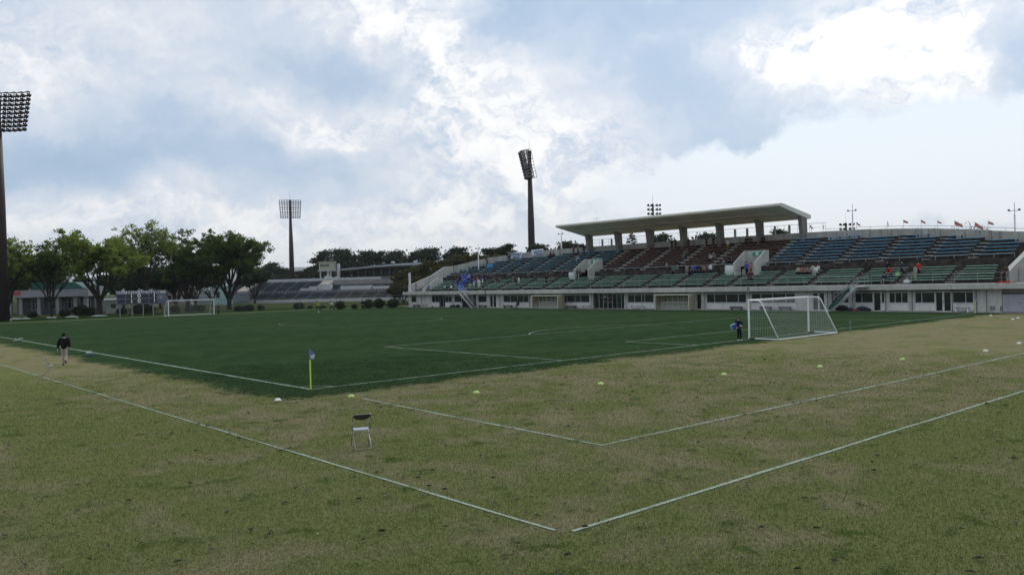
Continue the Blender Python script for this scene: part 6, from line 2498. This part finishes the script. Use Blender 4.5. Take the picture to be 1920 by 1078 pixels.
for s_, u in (('TEAM', -0.405), ('1ST', -0.25), ('2ND', -0.125), ('EXTR.', 0.025), ('TOTAL', 0.185), ('TIME', 0.40)):
    me = text_mesh(s_, 0.66 if len(s_) < 5 else 0.56, cloth((0.62, 0.62, 0.64)), 0.01, bold=0.012)
    t_ = link('lettering', me, root, (L*u, -0.215, zt-hb*0.115))
    t_.rotation_euler = (R(90), 0, 0)
# round clock
mb = MB()
mb.tube((L*0.405, -0.2, zb+hb*0.46), (L*0.405, -0.25, zb+hb*0.46), 0.62, seg=24)
ck = build(mb, 'clock', mat('clock_face', (0.13, 0.145, 0.19), 0.5), root)
build(MB().box(L*0.405-0.35, L*0.405+0.05, -0.27, -0.252, zb+hb*0.46, zb+hb*0.46+0.07), 'clock_hand', sign_white, ck)
build(MB().box(L*0.405-0.03, L*0.405+0.28, -0.27, -0.254, zb+hb*0.46-0.13, zb+hb*0.46-0.07), 'clock_hand', cloth((0.03, 0.03, 0.03)), ck)
for u in (-0.44, -0.20, 0.02, 0.22, 0.44):
    build(MB().tube((L*u, 0.0, -0.02), (L*u, 0.0, zb), 0.09, seg=8), 'post', steel_grey, root)

# ================================================================== WHITE CLUB BUILDING AT LEFT
wall_grey = mat('render_grey', (0.27, 0.27, 0.29), 0.85, 0.08, 0.6, stain=0.3)
roof_green = mat('green_metal_roof', (0.018, 0.085, 0.070), 0.5, 0.1, 0.8)
d = 186
pl_, pr_ = at(18, 560, d+6), at(166, 560, d)
L = float(math.hypot(pl_[0]-pr_[0], pl_[1]-pr_[1]))
mid = (pl_+pr_)/2
dirx = (pr_-pl_)/L
root = empty('club_building', (mid[0], mid[1], 0), math.atan2(dirx[1], dirx[0]), 'low pale grey building with wide dark openings between piers behind the left trees', 'building')
zt = h_at(100, 543, d)
zo = h_at(100, 556, d)
build(MB().box(-L/2, L/2, 0.0, 8, zo, zt), 'wall', wall_grey, root)
build(MB().box(-L/2-0.3, L/2+0.2, -0.9, 8.1, zo-0.12, zo+0.06), 'eaves', steel_grey, root)
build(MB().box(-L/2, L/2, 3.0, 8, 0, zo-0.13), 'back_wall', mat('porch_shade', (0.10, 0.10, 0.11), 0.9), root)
for u in (-0.49, -0.355, -0.125, 0.11, 0.335, 0.47):
    build(MB().box(L*u-0.32, L*u+0.32, -0.35, 0.3, 0, zo-0.13), 'pier', wall_grey, root)
for u0, u1 in ((-0.32, -0.16), (-0.09, 0.07), (0.15, 0.31), (0.36, 0.45)):
    w_ = build(MB().box(L*u0, L*u1, 2.86, 2.99, 0.9, zo-0.5), 'window', alu, root)
    for k in range(3):
        a, b = L*u0+L*(u1-u0)*k/3+0.06, L*u0+L*(u1-u0)*(k+1)/3-0.06
        build(MB().box(a, b, 2.83, 2.85, 0.98, zo-0.58), 'pane', glass, w_)
me = text_mesh('INFO', 0.9, cloth((0.42, 0.10, 0.09)), 0.01, bold=0.02)
build(MB().box(-L*0.46, -L*0.36, -0.05, -0.003, zo+0.35, zt-0.15), 'red_sign', cloth((0.36, 0.09, 0.08)), root)

# hall with pale gable and curved green roof behind
d = 205
pl_, pr_ = at(60, 560, d), at(196, 560, d-6)
L = float(math.hypot(pl_[0]-pr_[0], pl_[1]-pr_[1]))
mid = (pl_+pr_)/2
dirx = (pr_-pl_)/L
root = empty('green_roof_hall', (mid[0], mid[1], 0), math.atan2(dirx[1], dirx[0]), 'pale hall with rounded green metal roof behind the broad tree', 'building')
zt, ze = h_at(150, 528, d), h_at(160, 546, d)
prof = [(-L/2, 0), (L/2, 0), (L/2, ze*0.55), (L/2-1.5, ze*0.85), (L/2-4.0, ze), (-L/2, ze)]
build(MB().prism([(x, z) for x, z in prof], -1.0, 0.0, axis='y'), 'wall', wall_grey, root)
prof = [(-L/2, ze*0.9), (L/2-3, ze*0.9), (L/2-3.6, ze+0.25), (L/2-6, zt*0.97), (L/2-10, zt), (-L/2, zt)]
build(MB().prism([(x, z) for x, z in prof], 0.02, 16, axis='y'), 'roof', roof_green, root)
for k in range(18):
    x = -L/2+L*0.94*k/18
    build(MB().box(x, x+0.12, -0.04, 0.015, ze+0.1, zt-0.1 if x < L/2-8 else ze+0.8), 'roof_seam', roof_green, root)
build(MB().box(L/2-5.2, L/2-4.7, -1.06, -1.003, ze*0.62, ze*0.72), 'vent', steel_grey, root)

# small pale hut right of the trunk, and distant houses glimpsed under the crowns
def hut(px, d, w, h, c, rc, lab, roofh=0.8):
    p = on_ground(px, d)
    tbx = math.atan2(CAM[1]-p[1], CAM[0]-p[0])
    root = empty('small_house', p, tbx+math.pi/2, lab, 'house')
    build(MB().box(-w/2, w/2, 0, 4, 0, h), 'wall', cloth(c), root)
    build(MB().prism([(-0.4, h), (4.4, h), (2.0, h+roofh)], -w/2-0.3, w/2+0.3, axis='x'), 'roof', cloth(rc), root)
    n_ = max(1, int(w/2.4))
    for k in range(n_):
        x = -w/2+w*(k+0.5)/n_
        w_ = build(MB().box(x-0.55, x+0.55, -0.05, -0.003, h*0.35, h*0.75), 'window', alu, root)
        build(MB().box(x-0.48, x+0.48, -0.07, -0.052, h*0.38, h*0.72), 'pane', glass, w_)


hut(212, 178, 2.6, 2.6, (0.36, 0.37, 0.36), (0.30, 0.30, 0.30), 'small pale hut between the broad trunk and the scoreboard', 0.3)
hut(262, 240, 9, 3.4, (0.32, 0.30, 0.20), (0.12, 0.11, 0.11), 'yellowish house glimpsed under the scoreboard')
hut(335, 260, 12, 4.0, (0.20, 0.15, 0.12), (0.10, 0.09, 0.09), 'brown house glimpsed left of the distant goal')
hut(386, 250, 8, 3.2, (0.42, 0.42, 0.40), (0.16, 0.16, 0.17), 'white walled house glimpsed through the distant goal')
hut(418, 235, 5, 5.0, (0.30, 0.44, 0.42), (0.2, 0.3, 0.3), 'pale turquoise kiosk left of the big dark tree trunk', 0.3)
hut(80, 320, 14, 9.0, (0.34, 0.28, 0.20), (0.16, 0.14, 0.13), 'tan house glimpsed between the left edge trees')

# white tarps lying on the bank
for px, L_, lab in ((30, 2.0, 'white tarp bundle on the bank at the foot of the tower'), (48, 1.2, 'white and green folded tarp on the bank'), (91, 0.8, 'small white bundle on the bank left of the pier'), (101, 0.7, 'smallest white bundle on the bank'),
                    (134, 2.0, 'white tarp bundle before the round bushes'), (185, 2.4, 'long white tarp bundle at the foot of the broad tree')):
    p = on_ground(px, 156)
    tbx = math.atan2(CAM[1]-p[1], CAM[0]-p[0])
    mb = MB().path([(-L_/2, 0, 0.08), (-L_*0.2, 0.05, 0.12), (L_*0.2, -0.05, 0.1), (L_/2, 0, 0.07)], [0.04, 0.13, 0.12, 0.05], 8)
    o = build(mb, 'tarp_bundle', whitec, None, True)
    o.location = (p[0], p[1], 0)
    o.rotation_euler = (0, 0, tbx+math.pi/2)
    tag(o, lab, 'tarp', 'white tarps on the far bank')

# ================================================================== FAR SEATING BANK (second stadium)
seat_far = mat('far_seats', (0.052, 0.075, 0.088), 0.8, 0.25, 0.4)
seat_far2 = mat('far_seats_brown', (0.085, 0.08, 0.07), 0.8, 0.25, 0.4)
conc_far = mat('far_concrete', (0.22, 0.22, 0.215), 0.9, 0.1, 0.5, stain=0.3)
white_far = mat('far_white', (0.45, 0.46, 0.46), 0.8, 0.05, 0.5, stain=0.2)
vd = FWD.copy()
o0 = at(700, 560, 228)
dv = ray(600, 540)
dv = np.array([dv[0], dv[1]])/math.hypot(dv[0], dv[1])
rv = np.array([dv[1], -dv[0]])
c25, s25 = math.cos(R(24)), math.sin(R(24))
back = dv*c25+rv*s25           # direction of rising rows
left = -rv*c25+dv*s25
# local frame: x = -left (to the right), y = back
root = empty('far_seating_bank', (float(o0[0]), float(o0[1]), 0), math.atan2(-left[1], -left[0]), 'distant bank of blue-grey seats with white parapet across the athletics ground', 'seating bank')
XL, XR = -52, 16


def fsp(mb, name, m, parent=None):
    return build(mb, name, m, parent or root)


fsp(MB().box(XL, XR, -1.0, 0, 0, 0.85), 'front_wall', white_far)
fsp(MB().box(XL-6, XL+16, -1.6, -1.2, 0.6, 2.4), 'hoarding', mat('hoarding_glassgrey', (0.20, 0.23, 0.25), 0.4))
nl, nu = 7, 10


def seatblocks(y0, z0, rows, pit, rise, xs, cut=None):
    for i, (a, b) in enumerate(zip(xs[:-1], xs[1:])):
        if cut and cut(i):
            continue
        mb = MB()
        for j in range(rows):
            mb.box(a+0.14, b-0.14, y0+pit*j, y0+pit*(j+1), 0.3, z0+rise*j)
            mb.box(a+0.3, b-0.3, y0+pit*j+0.3, y0+pit*j+0.62, z0+rise*j+0.28, z0+rise*j+0.36)
        fsp(mb, 'seat_block', seat_far if b < XR-26 else seat_far2)
        mb = MB()
        for j in range(rows):
            mb.box(a-0.13, a+0.13, y0+pit*j, y0+pit*(j+1), 0.3, z0+rise*j+0.12)
        fsp(mb, 'stair', conc_far)


xs = [XL+4.0*i for i in range(18)]
seatblocks(0.0, 0.9, nl, 0.85, 0.26, xs)
seatblocks(8.6, 3.3, nu, 0.85, 0.27, [x+2.2 for x in xs], cut=lambda i: i in (1, 7))
fsp(MB().box(XL, XR, 6.0, 8.6, 0.2, 2.5), 'walkway', conc_far)
# patterned parapet of the walkway: posts and two rails
mb = MB()
mb.box(XL, XR, 6.1, 6.2, 2.5, 2.7).box(XL, XR, 6.1, 6.2, 3.1, 3.3)
for i in range(68):
    mb.box(XL+i, XL+i+0.45, 6.12, 6.2, 2.7, 3.1)
fsp(mb, 'parapet', conc_far)
# two pale stair ramps in the upper tier
for i in (1, 7):
    a = xs[i]+2.2
    mb = MB()
    mb.prism([(8.6, 2.5), (16.1, 2.5), (16.1, 5.95), (8.6, 3.5)], a+0.4, a+3.6, axis='x')
    fsp(mb, 'ramp', mat('pale_ramp', (0.34, 0.31, 0.25), 0.9, 0.1, 1))
fsp(MB().box(XL-1, XR-20, 17.2, 17.5, 0, 6.75), 'back_wall', white_far)
fsp(MB().prism([(-1.0, 0), (17.4, 0), (17.4, 6.6), (8.0, 3.6), (0, 1.4), (-1, 1.0)], XL-0.4, XL, axis='x'), 'end_wall', white_far)
# white podium blocks in front of the covered part
for k, (u, w_, zc) in enumerate(((-25, 3, 3.9), (-22.3, 2.4, 4.4), (-19.6, 3.6, 4.9), (-13, 9, 4.3), (-3.5, 6, 4.0), (3, 6, 4.5))):
    fsp(MB().box(u, u+w_, 7.6+0.3*k, 9.5+0.3*k, 3.0, zc), 'podium_block', white_far)
fsp(MB().box(-17, 6, 13, 13.3, 3, 6.0), 'rear_wall', conc_far)

# press tower on columns
p = at(617, 520, 262)
rz_ = math.atan2(-left[1], -left[0])
k_ = 262/F_PX
root2 = empty('press_tower', (float(p[0]), float(p[1]), 0), rz_, 'beige press box on tall columns above the far seating bank', 'tower')


def hz(py):
    return h_at(612, py, 262)


cream = mat('press_cream', (0.36, 0.35, 0.28), 0.8, 0.08, 0.6, stain=0.25)
build(MB().box(-3.6, 2.2, -2.2, 2.2, hz(506.8), hz(493)), 'cabin', cream, root2)
build(MB().box(-3.9, 2.5, -2.5, 2.5, hz(493), hz(491)), 'roof', cream, root2)
build(MB().box(-3.9, 2.4, -2.4, 2.4, hz(508.4), hz(506.8)), 'floor_slab', white_far, root2)
for i in range(4):
    x = -2.9+1.05*i
    w_ = build(MB().box(x, x+0.85, -2.27, -2.2, hz(500), hz(496)), 'window', glass, root2)
    build(MB().box(x+0.38, x+0.46, -2.30, -2.272, hz(500), hz(496)), 'mullion', alu, w_)
for x in (-3.3, 0.0, 1.4):
    build(MB().box(x-0.25, x+(0.25 if x != 0 else 0.6), -1.6, -1.0, 5.0, hz(508.4)), 'column', white_far, root2)
build(MB().box(4.2, 5.0, -1.0, 0.5, 5.0, hz(495)), 'service_shaft', white_far, root2)
build(MB().tube((2.6, 0, hz(520)), (2.6, 0, hz(490)), 0.07, seg=5).tube((3.5, 0, hz(520)), (3.5, 0, hz(492)), 0.07, seg=5), 'ladder_rail', steel_grey, root2)
mb = MB()
for i in range(10):
    mb.box(2.6, 3.5, -0.05, 0.05, hz(519)+i*0.55, hz(519)+i*0.55+0.07)
build(mb, 'ladder_rung', steel_grey, root2)

root2.scale = (0.72, 0.72, 1.0)

# covered grandstand with shallow curved roof
p = at(712, 500, 258)
root3 = empty('covered_stand', (float(p[0]), float(p[1]), 0), rz_+R(6), 'far grandstand with thin curved grey roof and dark glazed rear', 'grandstand')
mb = MB()
n_ = 16
X0, X1 = -11.5, 13.5
zz = [h_at(650+120*i/n_, 506-8.5*math.sin(math.pi*(0.5*i/n_))**1.0-0.5, 258) for i in range(n_+1)]
for i in range(n_+1):
    x = X0+(X1-X0)*i/n_
    z = zz[i]
    mb.v += [(x, -3, z-0.25), (x, 9, z-0.25), (x, 9, z+0.75), (x, -3, z+0.25)]
for i in range(n_):
    o = 4*i
    mb.f += [(o, o+4, o+5, o+1), (o+1, o+5, o+6, o+2), (o+2, o+6, o+7, o+3), (o+3, o+7, o+4, o)]
mb.f += [(0, 1, 2, 3), (4*n_+3, 4*n_+2, 4*n_+1, 4*n_)]
build(mb, 'roof', mat('far_roof', (0.24, 0.27, 0.29), 0.6, 0.1, 0.5), root3)
for i in range(9):
    x = -8+2.5*i
    build(MB().box(x, x+0.35, 3.5, 3.9, 5.5, zz[min(n_, max(0, int((x-X0)/(X1-X0)*n_)))]-0.26), 'column', mat('far_column', (0.16, 0.18, 0.20), 0.8), root3)
build(MB().box(-8, 13, 4.2, 4.4, 6.0, 9.7), 'rear_glazing', mat('far_dark', (0.03, 0.035, 0.042), 0.4), root3)
build(MB().box(-9, 13.5, 2.5, 3.4, 3, 7.0), 'upper_front', mat('far_tan', (0.26, 0.24, 0.19), 0.9), root3)
for x, s_ in ((3.5, 0.7), (10.4, 0.5)):
    mb = MB().ball((x, 3, zz[10]+0.9), s_, s_, 0.5, 10, 5, z0=0)
    build(mb, 'roof_vent', white_far, root3)

# ================================================================== DISTANT MOUNTAINS
mb = MB()
nm = 160
base_d = 7800
for i in range(nm+1):
    px = -900+3600*i/nm
    pt = 516-12*math.exp(-((px-500)/110)**2)-9*math.exp(-((px-590)/60)**2)-6*math.exp(-((px-300)/160)**2)
    pt += 3.0*mnoise.fractal(Vector((px*0.012, 0.3, 0)), 1.0, 2.0, 4)
    hh = max(20.0, h_at(px, pt-(px-540)*0.02, base_d)) if px < 1200 else 60
    q = at(px, 540, base_d)
    q2 = at(px, 540, base_d+1500)
    q0_ = at(px, 540, base_d-900)
    mb.v += [(float(q0_[0]), float(q0_[1]), -5), (float(q[0]), float(q[1]), hh), (float(q2[0]), float(q2[1]), -5)]
for i in range(nm):
    o = 3*i
    mb.f += [(o, o+3, o+4, o+1), (o+1, o+4, o+5, o+2)]
tag(build(mb, 'mountains', mat('mountain_forest', (0.05, 0.075, 0.06), 0.9, 0.2, 0.001), None, True), kind='structure')

# ================================================================== HAZE
hm = bpy.data.materials.new('haze')
hm.use_nodes = True
hm.node_tree.nodes.clear()
ht = NT(hm.node_tree)
pv_ = ht.add('ShaderNodeVolumePrincipled')
pv_.inputs['Color'].default_value = (0.93, 0.96, 1.0, 1)
pv_.inputs['Density'].default_value = 0.00008
pv_.inputs['Anisotropy'].default_value = 0.2
ho = ht.add('ShaderNodeOutputMaterial')
ht.l.new(pv_.outputs[0], ho.inputs['Volume'])
tag(build(MB().box(-9400, 9400, -9400, 9400, -6.2, 300), 'haze', hm), kind='stuff')

# ================================================================== GRASS BLADES ON THE NEAR LAWN
def grass_blades(n, seed):
    nr = np.random.RandomState(seed)
    # spread over the ground in front of the camera, denser near it
    r = 8.5+(46-8.5)*nr.uniform(0, 1, n)**1.3
    a = PAN+nr.uniform(-R(40), R(40), n)
    x, y = CAM[0]+r*np.cos(a), CAM[1]+r*np.sin(a)
    keep = ((np.abs(x+6.1) > 0.03) | (y < -19.8) | (nr.uniform(0, 1, n) < 0.55)) & ((np.abs(y+20.0) > 0.04) | (x < -5.9) | (nr.uniform(0, 1, n) < 0.5)) & (r < 46-14*nr.uniform(0, 1, n)**2)
    x, y, r = x[keep], y[keep], r[keep]
    n = len(x)
    h = nr.uniform(0.012, 0.036, n)*(1+r*0.008)
    w = nr.uniform(0.003, 0.006, n)*(1+r*0.03)
    b = nr.uniform(0, 6.283, n)
    lx, ly = nr.normal(0, 0.5, n)*h, nr.normal(0, 0.5, n)*h
    v = np.empty((n, 3, 3))
    v[:, 0] = np.stack([x-w*np.cos(b), y-w*np.sin(b), np.full(n, -0.02)], 1)
    v[:, 1] = np.stack([x+w*np.cos(b), y+w*np.sin(b), np.full(n, -0.02)], 1)
    v[:, 2] = np.stack([x+lx, y+ly, h-0.015], 1)
    me = bpy.data.meshes.new('grass_blades')
    me.vertices.add(3*n)
    me.vertices.foreach_set('co', v.reshape(-1))
    me.loops.add(3*n)
    me.loops.foreach_set('vertex_index', np.arange(3*n, dtype=np.int32))
    me.polygons.add(n)
    me.polygons.foreach_set('loop_start', np.arange(0, 3*n, 3, dtype=np.int32))
    me.polygons.foreach_set('loop_total', np.full(n, 3, dtype=np.int32))
    me.materials.append(turf_mat('turf_blade', True))
    me.update(calc_edges=True)
    o = link('grass_blades', me)
    tag(o, 'short straw and olive grass blades of the near lawn', 'grass', kind='stuff')


grass_blades(560000, 21)

# ================================================================== FALLEN LEAVES AND TUFTS ON THE LAWN
nr = np.random.RandomState(5)


def scatter_leaves(n, name, m, size, xr, yr, seed):
    nr = np.random.RandomState(seed)
    V, Fc = [], []
    cnt = 0
    while cnt < n:
        x, y = nr.uniform(*xr), nr.uniform(*yr)
        if (x-CAM[0])**2+(y-CAM[1])**2 < 64:
            continue
        dens = 0.5+0.5*mnoise.noise(Vector((x*0.25, y*0.25, seed)))
        if nr.rand() > dens:
            continue
        s = size*nr.uniform(0.5, 1.4)
        a = nr.uniform(0, 6.28)
        ca, sa = math.cos(a), math.sin(a)
        curl = nr.uniform(0.2, 0.7)
        o = len(V)
        shape = [(-1, 0, 0.0), (-0.4, 0.5, 0.5), (0.4, 0.45, 0.6), (1, 0.05, 0.1), (0.4, -0.5, 0.4), (-0.4, -0.45, 0.55)]
        for (u, v, w) in shape:
            V.append((x+(u*ca-v*sa)*s, y+(u*sa+v*ca)*s, 0.020+w*s*curl))
        V.append((x, y, 0.018))
        for i in range(6):
            Fc.append((o+i, o+(i+1) % 6, o+6))
        cnt += 1
    me = bpy.data.meshes.new(name)
    me.from_pydata(V, [], Fc)
    me.materials.append(m)
    o = link(name, me)
    o.data.update()
    tag(o, kind='stuff')
    return o


tag(scatter_leaves(750, 'fallen_leaves', mat('dead_leaf_dark', (0.016, 0.012, 0.009), 0.8, 0.3, 30), 0.056, (-14, 22), (-27, -4), 9), 'dark fallen leaves scattered on the near lawn', 'fallen leaves')
tag(scatter_leaves(110, 'fallen_leaves', mat('dead_leaf_red', (0.085, 0.028, 0.015), 0.8, 0.3, 30), 0.045, (-12, 16), (-27, -6), 12), 'reddish fallen leaves scattered on the near lawn', 'fallen leaves')
tag(scatter_leaves(160, 'petals', mat('petal', (0.42, 0.40, 0.30), 0.8, 0.1, 30), 0.022, (-14, 24), (-26, 4), 15), 'pale petals and straw bits scattered on the lawn', 'petals')
